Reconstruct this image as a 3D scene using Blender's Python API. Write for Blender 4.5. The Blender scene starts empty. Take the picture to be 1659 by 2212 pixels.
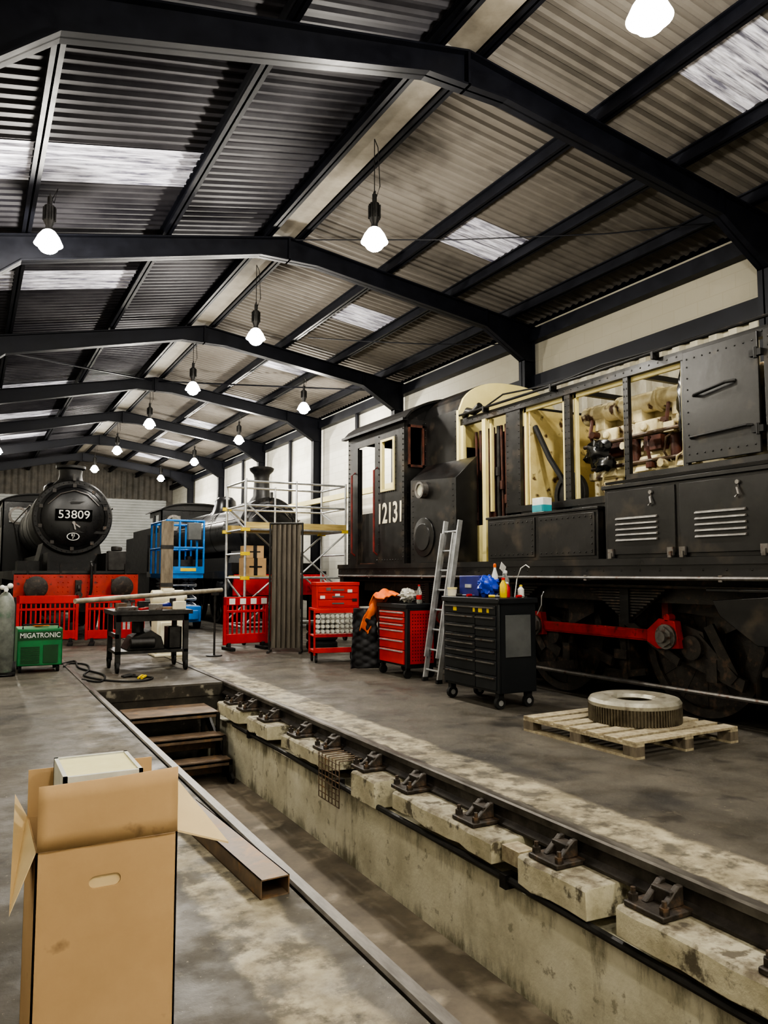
import bpy, bmesh, math, random
from mathutils import Vector, Matrix, Euler, noise
random.seed(7)
SC=bpy.context.scene; COL=SC.collection
pi=math.pi
# ------------------------------------------------------------------ materials
def mat(name,c1,c2=None,scale=4,rough=.6,metal=0,bump=0,stretch=(1,1,1),lo=.35,hi=.65,c3=None,s3=20,t3=(.55,.7),rvar=.15,spec=None):
    m=bpy.data.materials.new(name); m.use_nodes=True; nt=m.node_tree; N=nt.nodes; L=nt.links
    b=N['Principled BSDF']; b.inputs['Metallic'].default_value=metal
    if spec is not None: b.inputs['Specular IOR Level'].default_value=spec
    c2=c2 or tuple(x*.7 for x in c1)
    tc=N.new('ShaderNodeTexCoord'); mp=N.new('ShaderNodeMapping'); mp.inputs['Scale'].default_value=stretch
    L.new(tc.outputs['Object'],mp.inputs['Vector'])
    n=N.new('ShaderNodeTexNoise'); n.inputs['Scale'].default_value=scale; n.inputs['Detail'].default_value=8; n.inputs['Roughness'].default_value=.65
    L.new(mp.outputs[0],n.inputs['Vector'])
    r=N.new('ShaderNodeValToRGB'); r.color_ramp.elements[0].position=lo; r.color_ramp.elements[1].position=hi
    r.color_ramp.elements[0].color=(*c2,1); r.color_ramp.elements[1].color=(*c1,1)
    L.new(n.outputs['Fac'],r.inputs['Fac']); col=r.outputs['Color']
    if c3:
        n3=N.new('ShaderNodeTexNoise'); n3.inputs['Scale'].default_value=s3; n3.inputs['Detail'].default_value=5
        L.new(mp.outputs[0],n3.inputs['Vector'])
        r3=N.new('ShaderNodeValToRGB'); r3.color_ramp.elements[0].position=t3[0]; r3.color_ramp.elements[1].position=t3[1]
        r3.color_ramp.elements[0].color=(0,0,0,1); r3.color_ramp.elements[1].color=(1,1,1,1)
        L.new(n3.outputs['Fac'],r3.inputs['Fac'])
        mx=N.new('ShaderNodeMix'); mx.data_type='RGBA'; L.new(r3.outputs['Color'],mx.inputs[0]); L.new(col,mx.inputs[6]); mx.inputs[7].default_value=(*c3,1)
        col=mx.outputs[2]
    L.new(col,b.inputs['Base Color'])
    mr=N.new('ShaderNodeMapRange'); mr.inputs[3].default_value=max(.05,rough-rvar); mr.inputs[4].default_value=min(1,rough+rvar)
    L.new(n.outputs['Fac'],mr.inputs[0]); L.new(mr.outputs[0],b.inputs['Roughness'])
    if bump:
        bp=N.new('ShaderNodeBump'); bp.inputs['Strength'].default_value=bump; bp.inputs['Distance'].default_value=.02
        L.new(n.outputs['Fac'],bp.inputs['Height']); L.new(bp.outputs[0],b.inputs['Normal'])
    return m
def emat(name,c,s):
    m=bpy.data.materials.new(name); m.use_nodes=True; b=m.node_tree.nodes['Principled BSDF']
    b.inputs['Base Color'].default_value=(*c,1); b.inputs['Emission Color'].default_value=(*c,1); b.inputs['Emission Strength'].default_value=s
    return m
def clearmat(name,c,rough=.1):
    m=mat(name,c,c,rough=rough,rvar=.02); b=m.node_tree.nodes['Principled BSDF']; b.inputs['Transmission Weight'].default_value=.85; return m

steel=mat('painted_steel',(.008,.009,.015),(.004,.0045,.008),3,.5,bump=.1,spec=.35)
sheetR=mat('roof_sheet_beige',(.19,.174,.155),(.14,.127,.112),.8,.6,c3=(.085,.077,.068),s3=1.6,t3=(.52,.75),spec=.3)
sheetL=mat('roof_sheet_grey',(.060,.058,.066),(.020,.019,.025),.5,.55,spec=.3,lo=.4,hi=.62)
skym=mat('translucent_sheet',(.85,.85,.96),(.16,.16,.21),3.5,.4,stretch=(.5,7,1),lo=.38,hi=.58)
ridgem=mat('ridge_panel',(.32,.29,.24),(.19,.17,.14),2,.6)
endclad=mat('end_cladding',(.14,.125,.105),(.07,.065,.055),3,.6)
rollm=mat('roller_white',(.55,.56,.55),(.42,.43,.42),1,.5)
creamcorr=mat('cream_cladding',(.50,.48,.39),(.28,.25,.18),2,.6,stretch=(1,1,.5))
blk=mat('loco_black',(.019,.018,.0175),(.009,.0085,.0085),3,.33,bump=.12,c3=(.060,.047,.034),s3=3.2,t3=(.56,.74),spec=.48)
blk2=mat('sooty_black',(.014,.0135,.013),(.007,.0065,.0065),6,.48,bump=.2,c3=(.05,.034,.024),s3=12,t3=(.62,.75),spec=.35)
gloss=mat('gloss_black',(.011,.011,.012),(.006,.006,.007),2,.30,bump=.06,spec=.42)
plateb=mat('plate_black',(.008,.008,.008),(.006,.006,.006),2,.9,rvar=.05,spec=.05)
under=mat('underframe_grime',(.040,.033,.027),(.015,.012,.010),8,.5,bump=.4,c3=(.11,.07,.045),s3=12,t3=(.55,.72),spec=.5)
cream=mat('loco_cream',(.78,.67,.34),(.58,.46,.20),2.5,.5,c3=(.10,.05,.02),s3=5,t3=(.60,.66),bump=.1)
creamc=mat('clean_cream',(.80,.71,.35),(.68,.59,.27),2,.5)
engcream=mat('engine_cream',(.78,.71,.48),(.52,.43,.24),5,.5,c3=(.09,.04,.02),s3=6,t3=(.57,.64),bump=.25)
engdark=mat('engine_grime',(.14,.09,.05),(.03,.018,.012),8,.5,bump=.3)
brown=mat('rust_brown',(.13,.045,.028),(.035,.016,.011),7,.55,bump=.3)
redrod=mat('red_rod_paint',(.46,.032,.028),(.28,.020,.017),6,.45,c3=(.06,.015,.015),s3=14,t3=(.6,.75),spec=.3)
dullred=mat('dull_red_paint',(.22,.026,.022),(.08,.015,.012),6,.55)
beamred=mat('buffer_beam_red',(.52,.04,.022),(.32,.02,.015),3,.4,c3=(.05,.02,.015),s3=7,t3=(.6,.72))
redpl=mat('red_plastic',(.62,.018,.018),(.44,.012,.012),3,.45)
redcab=mat('red_cabinet',(.62,.024,.014),(.48,.016,.01),3,.35)
whitep=mat('white_paint',(.80,.80,.77),(.64,.64,.6),5,.5)
numcream=mat('number_cream',(.85,.80,.62),(.74,.68,.50),6,.5)
pipem=mat('dull_pipe',(.48,.44,.34),(.26,.23,.17),5,.5)
alu=mat('aluminium',(.62,.63,.64),(.42,.43,.44),8,.38,metal=.6)
greysteel=mat('bare_steel',(.26,.25,.24),(.13,.12,.11),7,.4,metal=.7,c3=(.10,.05,.03),s3=14)
darksteel=mat('dark_steel',(.05,.048,.046),(.02,.019,.018),7,.45,metal=.4)
louvm=mat('louvre_grey',(.24,.23,.21),(.12,.11,.10),8,.4,metal=.3)
blue=mat('lift_blue',(.02,.22,.62),(.015,.15,.46),4,.4)
yell=mat('yellow_paint',(.80,.60,.03),(.64,.46,.02),4,.5)
plank=mat('scaffold_board',(.60,.48,.20),(.40,.30,.12),4,.6,stretch=(.5,4,4))
wood=mat('pallet_wood',(.50,.44,.31),(.25,.205,.14),5,.75,stretch=(3,3,3),bump=.3)
oldwood=mat('weathered_wood',(.24,.20,.15),(.11,.09,.065),6,.8,stretch=(3,3,.5),bump=.3)
cardb=mat('cardboard',(.55,.375,.205),(.46,.305,.16),1.2,.8,c3=(.16,.10,.055),s3=4.8,t3=(.645,.72),bump=.15)
cardin=mat('cardboard_inner',(.72,.57,.34),(.62,.48,.28),2,.8)
filt=mat('filter_paper',(.84,.80,.52),(.76,.71,.44),12,.8)
filtf=mat('filter_frame',(.60,.60,.54),(.45,.45,.40),6,.6)
tubeS=mat('rusty_tube',(.24,.175,.12),(.12,.085,.062),6,.5,metal=.2,c3=(.30,.18,.09),s3=10)
railm=mat('rail_steel',(.08,.07,.062),(.025,.021,.018),9,.45,metal=.3,bump=.2)
railtop=mat('rail_head_steel',(.20,.185,.165),(.05,.043,.035),3,.42,metal=.4,stretch=(4,.8,1))
chairm=mat('rail_chair_iron',(.08,.064,.05),(.02,.016,.013),10,.5,bump=.5,c3=(.16,.10,.06),s3=14)
green=mat('welder_green',(.02,.20,.06),(.012,.14,.045),4,.4)
greend=mat('welder_dark_green',(.01,.07,.02),(.008,.05,.015),4,.5)
cylm=mat('gas_cylinder_grey',(.24,.26,.23),(.10,.11,.10),5,.45,c3=(.03,.12,.06),s3=4)
rubber=mat('black_rubber',(.018,.018,.018),(.01,.01,.01),8,.75)
chest=mat('black_chest',(.020,.022,.025),(.015,.017,.019),3,.40,spec=.4)
chestg=mat('grey_panel',(.12,.125,.125),(.09,.095,.095),5,.5)
orange=mat('hi_vis_orange',(.95,.22,.03),(.74,.14,.02),4,.7)
quilt=mat('quilted_black',(.02,.02,.022),(.012,.012,.014),10,.7)
bluebag=mat('blue_plastic',(.02,.07,.62),(.012,.045,.44),5,.35)
bluecase=mat('blue_case',(.02,.03,.24),(.015,.02,.17),5,.4)
tealm=mat('teal_label',(.05,.35,.40),(.04,.28,.33),5,.4)
curtain=mat('curtain_grey',(.16,.14,.115),(.09,.08,.065),5,.55,stretch=(4,4,.4))
ringm=mat('cast_ring',(.46,.44,.37),(.27,.25,.19),6,.42,metal=.3,bump=.15,c3=(.18,.16,.12),s3=10)
ringd=mat('cast_ring_fins',(.17,.145,.10),(.075,.06,.04),8,.5,metal=.2)
polyt=mat('polythene_black',(.01,.01,.01),(.006,.006,.006),8,.2)
clearp=clearmat('clear_plastic',(.85,.88,.85))
bulbm=emat('bulb_glow',(1,.98,.95),90)
glowm=emat('halo_glow',(1,.98,.94),5)  # emission on the lamp bowl imitates the halo round the bulb

def nodes_kit(m):
    nt=m.node_tree; N=nt.nodes; L=nt.links; tc=N.new('ShaderNodeTexCoord')
    class K: pass
    k=K(); k.N=N;k.L=L;k.b=N['Principled BSDF'];k.tc=tc
    def nz(s,d=8,r=.65,vec=None):
        n=N.new('ShaderNodeTexNoise'); n.inputs['Scale'].default_value=s; n.inputs['Detail'].default_value=d; n.inputs['Roughness'].default_value=r
        L.new(vec or tc.outputs['Object'],n.inputs['Vector']); return n.outputs['Fac']
    def ramp(f,stops):
        r=N.new('ShaderNodeValToRGB'); e=r.color_ramp.elements
        e[0].position=stops[0][0]; e[0].color=(*stops[0][1],1); e[1].position=stops[-1][0]; e[1].color=(*stops[-1][1],1)
        for p,c in stops[1:-1]:
            x=e.new(p); x.color=(*c,1)
        L.new(f,r.inputs[0]); return r.outputs[0]
    def mth(op,a,bv):
        n=N.new('ShaderNodeMath'); n.operation=op
        for i,x in enumerate((a,bv)):
            if isinstance(x,(int,float)): n.inputs[i].default_value=x
            else: L.new(x,n.inputs[i])
        return n.outputs[0]
    def mrange(v,a,bv,c,d):
        n=N.new('ShaderNodeMapRange'); n.interpolation_type='SMOOTHSTEP'
        for i,x in enumerate((v,a,bv,c,d)):
            if isinstance(x,(int,float)): n.inputs[i].default_value=x
            else: L.new(x,n.inputs[i])
        return n.outputs[0]
    def mix(f,a,bv):
        mx=N.new('ShaderNodeMix'); mx.data_type='RGBA'; L.new(f,mx.inputs[0])
        for i,x in ((6,a),(7,bv)):
            if isinstance(x,tuple): mx.inputs[i].default_value=(*x,1)
            else: L.new(x,mx.inputs[i])
        return mx.outputs[2]
    k.nz=nz;k.ramp=ramp;k.mth=mth;k.mr=mrange;k.mix=mix
    return k
def floormat():
    m=bpy.data.materials.new('workshop_concrete'); m.use_nodes=True; k=nodes_kit(m); N=k.N;L=k.L
    base=k.ramp(k.nz(1.3),[(.32,(.054,.048,.039)),(.5,(.090,.080,.064)),(.68,(.130,.115,.092))])
    sp=N.new('ShaderNodeSeparateXYZ'); L.new(k.tc.outputs['Object'],sp.inputs[0]); X=sp.outputs[0]; Y=sp.outputs[1]
    wob=k.mth('MULTIPLY',k.mth('SUBTRACT',k.nz(2.5),.5),.22); Xw=k.mth('ADD',X,wob)
    s1=k.mth('MULTIPLY',k.mr(Xw,3.14,3.17,0,1),k.mr(Xw,3.50,3.56,1,0))
    s2=k.mth('MULTIPLY',k.mth('MULTIPLY',k.mr(Xw,.92,.97,0,1),k.mr(Xw,1.22,1.28,1,0)),k.mr(Y,3.6,5.5,1,.15))
    pal=k.ramp(k.nz(5),[(.3,(.15,.13,.09)),(.5,(.34,.30,.215)),(.7,(.50,.45,.33))])
    w=k.mth('MULTIPLY',k.mth('MAXIMUM',s1,s2),k.mr(k.nz(6.5),.38,.56,.15,1))
    c=k.mix(w,base,pal)
    c=k.mix(k.mr(k.nz(.9,3),.56,.68,0,.75),c,(.022,.020,.018))
    c=k.mix(k.mr(k.nz(3.1,6),.58,.66,0,.6),c,(.034,.030,.026))
    c=k.mix(k.mr(k.nz(9,6),.60,.70,0,.45),c,(.19,.165,.125))
    c=k.mix(k.mr(k.nz(42,4),.65,.70,0,.6),c,(.40,.35,.26))
    L.new(c,k.b.inputs['Base Color']); L.new(k.mr(k.nz(2.2),.35,.65,.42,.82),k.b.inputs['Roughness'])
    bp=N.new('ShaderNodeBump'); bp.inputs['Strength'].default_value=.4; bp.inputs['Distance'].default_value=.01
    L.new(k.nz(14),bp.inputs['Height']); L.new(bp.outputs[0],k.b.inputs['Normal'])
    return m
floorm=floormat()
def pitwall():
    m=bpy.data.materials.new('pit_whitewash'); m.use_nodes=True; k=nodes_kit(m); N=k.N;L=k.L
    mp=N.new('ShaderNodeMapping'); mp.inputs['Scale'].default_value=(1,2.2,.55); L.new(k.tc.outputs['Object'],mp.inputs['Vector'])
    base=k.ramp(k.nz(2),[(.3,(.50,.47,.35)),(.5,(.68,.65,.51)),(.7,(.80,.77,.64))])
    sp=N.new('ShaderNodeSeparateXYZ'); L.new(k.tc.outputs['Object'],sp.inputs[0]); Z=sp.outputs[2]
    st=k.nz(1.6,10,.75,mp.outputs[0])
    top=k.mr(Z,-.62,-.40,.0,.12); bot=k.mr(Z,-.95,-.80,.14,.0)
    f=k.mr(k.mth('ADD',k.mth('ADD',st,top),bot),.55,.76,0,.85)
    c=k.mix(f,base,(.13,.115,.07)); 
    c=k.mix(k.mr(k.nz(9,8),.58,.66,0,.6),c,(.22,.195,.13))
    L.new(c,k.b.inputs['Base Color']); k.b.inputs['Roughness'].default_value=.65
    bp=N.new('ShaderNodeBump'); bp.inputs['Strength'].default_value=.4; bp.inputs['Distance'].default_value=.015
    L.new(k.nz(8),bp.inputs['Height']); L.new(bp.outputs[0],k.b.inputs['Normal']); return m
pitw=pitwall()
def blockmat():
    m=bpy.data.materials.new('grimy_whitewashed_block'); m.use_nodes=True; k=nodes_kit(m); N=k.N;L=k.L
    base=k.ramp(k.nz(4),[(.3,(.38,.345,.23)),(.5,(.60,.56,.42)),(.7,(.76,.72,.56))])
    g=N.new('ShaderNodeNewGeometry'); sp=N.new('ShaderNodeSeparateXYZ'); L.new(g.outputs['Normal'],sp.inputs[0])
    up=k.mth('MULTIPLY',k.mr(sp.outputs[2],.3,.8,0,1),k.mr(k.nz(6),.30,.58,1,.45))
    c=k.mix(up,base,(.10,.078,.053))
    c=k.mix(k.mr(k.nz(7,7),.52,.64,0,.85),c,(.075,.06,.042))
    L.new(c,k.b.inputs['Base Color']); k.b.inputs['Roughness'].default_value=.7
    bp=N.new('ShaderNodeBump'); bp.inputs['Strength'].default_value=.6; bp.inputs['Distance'].default_value=.02
    L.new(k.nz(9),bp.inputs['Height']); L.new(bp.outputs[0],k.b.inputs['Normal']); return m
blockm=blockmat()
pitfl=mat('pit_floor',(.21,.175,.13),(.085,.07,.053),1.6,.65,c3=(.31,.27,.21),s3=3,t3=(.56,.7),bump=.3)
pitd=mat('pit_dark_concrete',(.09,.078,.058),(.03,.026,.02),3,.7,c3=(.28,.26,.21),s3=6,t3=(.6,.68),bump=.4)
def wallmat():
    m=bpy.data.materials.new('whitewashed_blockwork'); m.use_nodes=True; k=nodes_kit(m); N=k.N;L=k.L
    sp=N.new('ShaderNodeSeparateXYZ'); cb=N.new('ShaderNodeCombineXYZ')
    L.new(k.tc.outputs['Object'],sp.inputs[0]); L.new(sp.outputs[1],cb.inputs[0]); L.new(sp.outputs[2],cb.inputs[1])
    br=N.new('ShaderNodeTexBrick'); br.inputs['Scale'].default_value=1; br.inputs['Brick Width'].default_value=.45; br.inputs['Row Height'].default_value=.225; br.inputs['Mortar Size'].default_value=.006
    br.inputs['Color1'].default_value=(.86,.84,.76,1); br.inputs['Color2'].default_value=(.80,.78,.69,1); br.inputs['Mortar'].default_value=(.64,.62,.54,1)
    L.new(cb.outputs[0],br.inputs['Vector'])
    c=k.mix(k.mr(k.nz(.8,6),.5,.7,0,.45),br.outputs[0],(.50,.47,.38))
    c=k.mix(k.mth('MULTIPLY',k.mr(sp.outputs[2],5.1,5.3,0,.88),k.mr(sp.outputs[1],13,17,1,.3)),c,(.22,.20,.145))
    L.new(c,k.b.inputs['Base Color']); k.b.inputs['Roughness'].default_value=.7
    return m
wallm=wallmat()

# ------------------------------------------------------------------ mesh builder
class B:
    def __init__(s): s.v=[]; s.f=[]
    def add(s,vs,fs):
        o=len(s.v); s.v+= [tuple(v) for v in vs]; s.f+=[tuple(i+o for i in f) for f in fs]; return s
    def box(s,x0,x1,y0,y1,z0,z1):
        return s.add([(x0,y0,z0),(x1,y0,z0),(x1,y1,z0),(x0,y1,z0),(x0,y0,z1),(x1,y0,z1),(x1,y1,z1),(x0,y1,z1)],
          [(0,3,2,1),(4,5,6,7),(0,1,5,4),(1,2,6,5),(2,3,7,6),(3,0,4,7)])
    def obox(s,c,size,rot=(0,0,0)):
        M=Euler(rot).to_matrix(); c=Vector(c); h=[x/2 for x in size]
        vs=[c+M@Vector((a*h[0],b*h[1],d*h[2])) for a,b,d in [(-1,-1,-1),(1,-1,-1),(1,1,-1),(-1,1,-1),(-1,-1,1),(1,-1,1),(1,1,1),(-1,1,1)]]
        return s.add(vs,[(0,3,2,1),(4,5,6,7),(0,1,5,4),(1,2,6,5),(2,3,7,6),(3,0,4,7)])
    def bar(s,p0,p1,w,h,up=(0,0,1)):
        p0=Vector(p0);p1=Vector(p1); d=(p1-p0).normalized(); u=Vector(up); sd=d.cross(u)
        if sd.length<1e-4: sd=d.cross(Vector((1,0,0)))
        sd.normalize(); u=sd.cross(d); vs=[]
        for p in (p0,p1):
            for a,b in ((-1,-1),(1,-1),(1,1),(-1,1)): vs.append(p+sd*a*w/2+u*b*h/2)
        return s.add(vs,[(0,3,2,1),(4,5,6,7),(0,1,5,4),(1,2,6,5),(2,3,7,6),(3,0,4,7)])
    def cyl(s,p0,p1,r0,r1=None,n=16,caps=True):
        r1=r0 if r1 is None else r1; p0=Vector(p0);p1=Vector(p1); d=(p1-p0).normalized()
        a=Vector((1,0,0)) if abs(d.x)<.9 else Vector((0,1,0)); x=d.cross(a).normalized(); y=d.cross(x)
        vs=[]
        for p,r in ((p0,r0),(p1,r1)):
            for i in range(n):
                t=2*pi*i/n; vs.append(p+x*math.cos(t)*r+y*math.sin(t)*r)
        fs=[(i,(i+1)%n,n+(i+1)%n,n+i) for i in range(n)]
        if caps: fs+= [tuple(reversed(range(n))),tuple(range(n,2*n))]
        return s.add(vs,fs)
    def tube(s,pts,r,n=8):
        pts=[Vector(p) for p in pts]; vs=[];fs=[]
        up=Vector((0,0,1))
        for k,p in enumerate(pts):
            d=(pts[min(k+1,len(pts)-1)]-pts[max(k-1,0)]).normalized()
            a=up if abs(d.z)<.95 else Vector((1,0,0)); x=d.cross(a).normalized(); y=x.cross(d)
            for i in range(n):
                t=2*pi*i/n; vs.append(p+x*math.cos(t)*r+y*math.sin(t)*r)
        for k in range(len(pts)-1):
            for i in range(n): fs.append((k*n+i,k*n+(i+1)%n,(k+1)*n+(i+1)%n,(k+1)*n+i))
        fs.append(tuple(range(n))); fs.append(tuple(range((len(pts)-1)*n,len(pts)*n)))
        return s.add(vs,fs)
    def lathe(s,prof,c,axis='z',n=32,sgn=1):
        c=Vector(c); vs=[]; fs=[]
        for r,h in prof:
            for i in range(n):
                t=2*pi*i/n; a=r*math.cos(t); b=r*math.sin(t)
                if axis=='z': vs.append(c+Vector((a,b,h*sgn)))
                elif axis=='y': vs.append(c+Vector((a,h*sgn,b)))
                else: vs.append(c+Vector((h*sgn,a,b)))
        for k in range(len(prof)-1):
            for i in range(n): fs.append((k*n+i,k*n+(i+1)%n,(k+1)*n+(i+1)%n,(k+1)*n+i))
        if prof[0][0]>1e-4: fs.append(tuple(range(n)))
        if prof[-1][0]>1e-4: fs.append(tuple(range((len(prof)-1)*n,len(prof)*n)))
        return s.add(vs,fs)
    def ring(s,prof,c,axis='z',n=48):
        c=Vector(c); vs=[]; fs=[]; m=len(prof)
        for r,h in prof:
            for i in range(n):
                t=2*pi*i/n; a=r*math.cos(t); b=r*math.sin(t)
                vs.append(c+(Vector((a,b,h)) if axis=='z' else Vector((a,h,b)) if axis=='y' else Vector((h,a,b))))
        for k in range(m):
            k2=(k+1)%m
            for i in range(n): fs.append((k*n+i,k*n+(i+1)%n,k2*n+(i+1)%n,k2*n+i))
        return s.add(vs,fs)
    def prism(s,poly,axis,a0,a1):
        n=len(poly)
        def P(a,b,t): return {'x':(t,a,b),'y':(a,t,b),'z':(a,b,t)}[axis]
        vs=[P(a,b,a0) for a,b in poly]+[P(a,b,a1) for a,b in poly]
        return s.add(vs,[tuple(range(n)),tuple(reversed(range(n,2*n)))]+[(i,n+i,n+(i+1)%n,(i+1)%n) for i in range(n)])
    def panel(s,axis,t0,t1,a0,a1,b0,b1,holes=()):
        A=sorted({a0,a1,*[h[0] for h in holes],*[h[1] for h in holes]}); A=[a for a in A if a0<=a<=a1]
        Z=sorted({b0,b1,*[h[2] for h in holes],*[h[3] for h in holes]}); Z=[b for b in Z if b0<=b<=b1]
        for i in range(len(A)-1):
            for j in range(len(Z)-1):
                ca=(A[i]+A[i+1])/2; cb=(Z[j]+Z[j+1])/2
                if any(h[0]<ca<h[1] and h[2]<cb<h[3] for h in holes): continue
                if axis=='x': s.box(t0,t1,A[i],A[i+1],Z[j],Z[j+1])
                else: s.box(A[i],A[i+1],t0,t1,Z[j],Z[j+1])
        return s
    def ball(s,c,r,seg=10,rings=6,sc=(1,1,1),amp=0,fr=3,seed=0):
        c=Vector(c); vs=[];fs=[]
        for j in range(rings+1):
            ph=pi*j/rings
            for i in range(seg):
                t=2*pi*i/seg; d=Vector((math.sin(ph)*math.cos(t),math.sin(ph)*math.sin(t),math.cos(ph)))
                rr=r*(1+amp*noise.noise(d*fr+Vector((seed,seed*2,0))))
                vs.append(c+Vector((d.x*sc[0],d.y*sc[1],d.z*sc[2]))*rr)
        for j in range(rings):
            for i in range(seg): fs.append((j*seg+i,(j+1)*seg+i,(j+1)*seg+(i+1)%seg,j*seg+(i+1)%seg))
        return s.add(vs,fs)
    def rivets(s,pts,r=.012,axis='x',sg=-1):
        for p in pts:
            p=Vector(p); d=Vector((sg,0,0)) if axis=='x' else Vector((0,sg,0)) if axis=='y' else Vector((0,0,sg))
            s.cyl(p,p+d*r*.7,r,r*.45,n=6)
        return s
def line(p0,p1,n): 
    p0=Vector(p0);p1=Vector(p1); return [p0.lerp(p1,i/(n-1)) for i in range(n)]
def obj(name,b,m,parent=None,off=(0,0,0),bevel=0,kind=None,label=None,smooth=True,weld=False):
    me=bpy.data.meshes.new(name); o=Vector(off)
    me.from_pydata([tuple(Vector(v)-o) for v in b.v],[],b.f); me.update(calc_edges=True)
    bm=bmesh.new(); bm.from_mesh(me)
    if weld: bmesh.ops.remove_doubles(bm,verts=bm.verts,dist=1e-5)
    bmesh.ops.recalc_face_normals(bm,faces=bm.faces); bm.to_mesh(me); bm.free()
    if smooth:
        me.shade_smooth(); me.set_sharp_from_angle(angle=math.radians(38))
    me.materials.append(m)
    ob=bpy.data.objects.new(name,me); COL.objects.link(ob)
    if parent: ob.parent=parent
    else: ob.location=o
    if bevel:
        md=ob.modifiers.new('bevel','BEVEL'); md.width=bevel; md.segments=2; md.limit_method='ANGLE'; md.angle_limit=math.radians(50)
    if kind: ob['kind']=kind
    if label: ob['label']=label
    return ob
class T:
    def __init__(s,name,label,cat,loc=(0,0,0),rot=0,local=False,group=None):
        e=bpy.data.objects.new(name,None); e.empty_display_size=.1; COL.objects.link(e); e.location=loc; e.rotation_euler=(0,0,rot)
        e['label']=label; e['category']=cat
        if group: e['group']=group
        s.e=e; s.off=(0,0,0) if local else loc
    def p(s,name,b,m,bevel=0,parent=None,label=None,smooth=True):
        return obj(name,b,m,parent or s.e,s.off,bevel,None,label,smooth)
def S(name,b,m,**k): return obj(name,b,m,kind='structure',**k)
def O(name,b,m,off,label,cat,bevel=0,group=None):
    o=obj(name,b,m,off=off,bevel=bevel); o['label']=label; o['category']=cat
    if group: o['group']=group
    return o
def dup(e,loc,rot=None,label=None):
    n=e.copy(); COL.objects.link(n); n.location=loc
    if rot is not None: n.rotation_euler=(0,0,rot)
    if label: n['label']=label
    def rec(src,dst):
        for c in list(src.children):
            k=c.copy(); COL.objects.link(k); k.parent=dst; rec(c,k)
    rec(e,n); return n
def text(body,size,m,thing,pos,face,name='lettering',ext=.003,width=None,bold=0,parent=None):
    cu=bpy.data.curves.new('t','FONT'); cu.body=body; cu.size=size; cu.extrude=ext; cu.align_x='CENTER'; cu.align_y='CENTER'; cu.offset=bold
    o=bpy.data.objects.new('t',cu); COL.objects.link(o); bpy.context.view_layer.update()
    me=bpy.data.meshes.new_from_object(o); w=o.dimensions.x
    bpy.data.objects.remove(o)
    sx=1 if width is None else width/max(w,1e-4)
    R={'-x':Matrix(((0,0,-1),(-1,0,0),(0,1,0))),'-y':Matrix(((1,0,0),(0,0,-1),(0,1,0)))}[face]
    P=Vector(pos)-Vector(thing.off)
    for v in me.vertices:
        c=v.co.copy(); c.x*=sx; v.co=R@c+P
    me.materials.clear(); me.materials.append(m); me.name=name
    ob=bpy.data.objects.new(name,me); COL.objects.link(ob); ob.parent=parent or thing.e; return ob

# ------------------------------------------------------------------ camera
cam=bpy.data.cameras.new('camera'); cam.sensor_fit='VERTICAL'; cam.sensor_height=36; cam.lens=1660/2212*36; cam.clip_end=200
co=bpy.data.objects.new('camera',cam); COL.objects.link(co); co.location=(0,0,1.45)
co.rotation_euler=(math.radians(94.55),0,math.radians(-28.38)); SC.camera=co

# ------------------------------------------------------------------ building
XR=4.5; XW=9.75; XL=-.7; Y0=-2.5; Y1=42.5; PY=10.2
def zt(x): return 7.02-.14*(x-XR) if x>XR else 7.02-.2*(XR-x)
b=B(); b.box(XL,1.37,Y0,Y1,-.15,0).box(3.13,XW,Y0,Y1,-.15,0).box(1.37,3.13,PY,Y1,-.15,0).box(1.37,3.13,Y0,-1.5,-.15,0)
S('floor',b,floorm,weld=True)
b=B(); b.box(1.3,3.3,-1.6,PY,-1.1,-.95); S('floor_pit',b,pitfl)
b=B(); b.box(2.87,3.13,-1.5,PY,-.95,-.38); S('wall_pit_side',b,pitw)
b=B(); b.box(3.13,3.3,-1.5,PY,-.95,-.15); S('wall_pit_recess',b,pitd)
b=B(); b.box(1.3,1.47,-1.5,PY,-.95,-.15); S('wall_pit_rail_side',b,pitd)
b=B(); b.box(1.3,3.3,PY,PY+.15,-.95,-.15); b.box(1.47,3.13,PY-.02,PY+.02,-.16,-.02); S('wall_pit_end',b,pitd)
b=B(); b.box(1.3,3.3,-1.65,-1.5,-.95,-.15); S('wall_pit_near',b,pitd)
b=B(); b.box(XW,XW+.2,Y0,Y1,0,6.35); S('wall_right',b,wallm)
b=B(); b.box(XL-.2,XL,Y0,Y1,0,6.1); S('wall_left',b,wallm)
b=B(); b.box(XL-.2,XW+.2,Y0-.2,Y0,0,7.3); S('wall_near',b,wallm)
def corr_prof(a0,a1,per,dep):
    out=[];a=a0
    while a<a1:
        for f,h in ((0,0),(.12,0),(.30,1),(.70,1),(.88,0)):
            if a+f*per<=a1: out.append((a+f*per,h*dep))
        a+=per
    out.append((a1,0)); return out
def corr_wall_y(y,x0,x1,z0f,z1f,per=.3,dep=.04):
    b=B(); pr=corr_prof(x0,x1,per,dep); vs=[];fs=[]
    for x,h in pr: vs+=[(x,y-h,z0f(x)),(x,y-h,z1f(x))]
    for i in range(len(pr)-1): fs.append((2*i,2*i+2,2*i+3,2*i+1))
    return b.add(vs,fs)
top=lambda x: zt(x)+.25
b=corr_wall_y(Y1,XL,XW,lambda x:5.35,top); b.box(XL,XW,Y1+.02,Y1+.2,0,6.2); b.box(-.7,-.3,Y1-.05,Y1,0,5.35);b.box(4.3,4.9,Y1-.05,Y1,0,5.35);b.box(9.4,9.75,Y1-.05,Y1,0,5.35)
S('wall_far',b,endclad)
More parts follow.
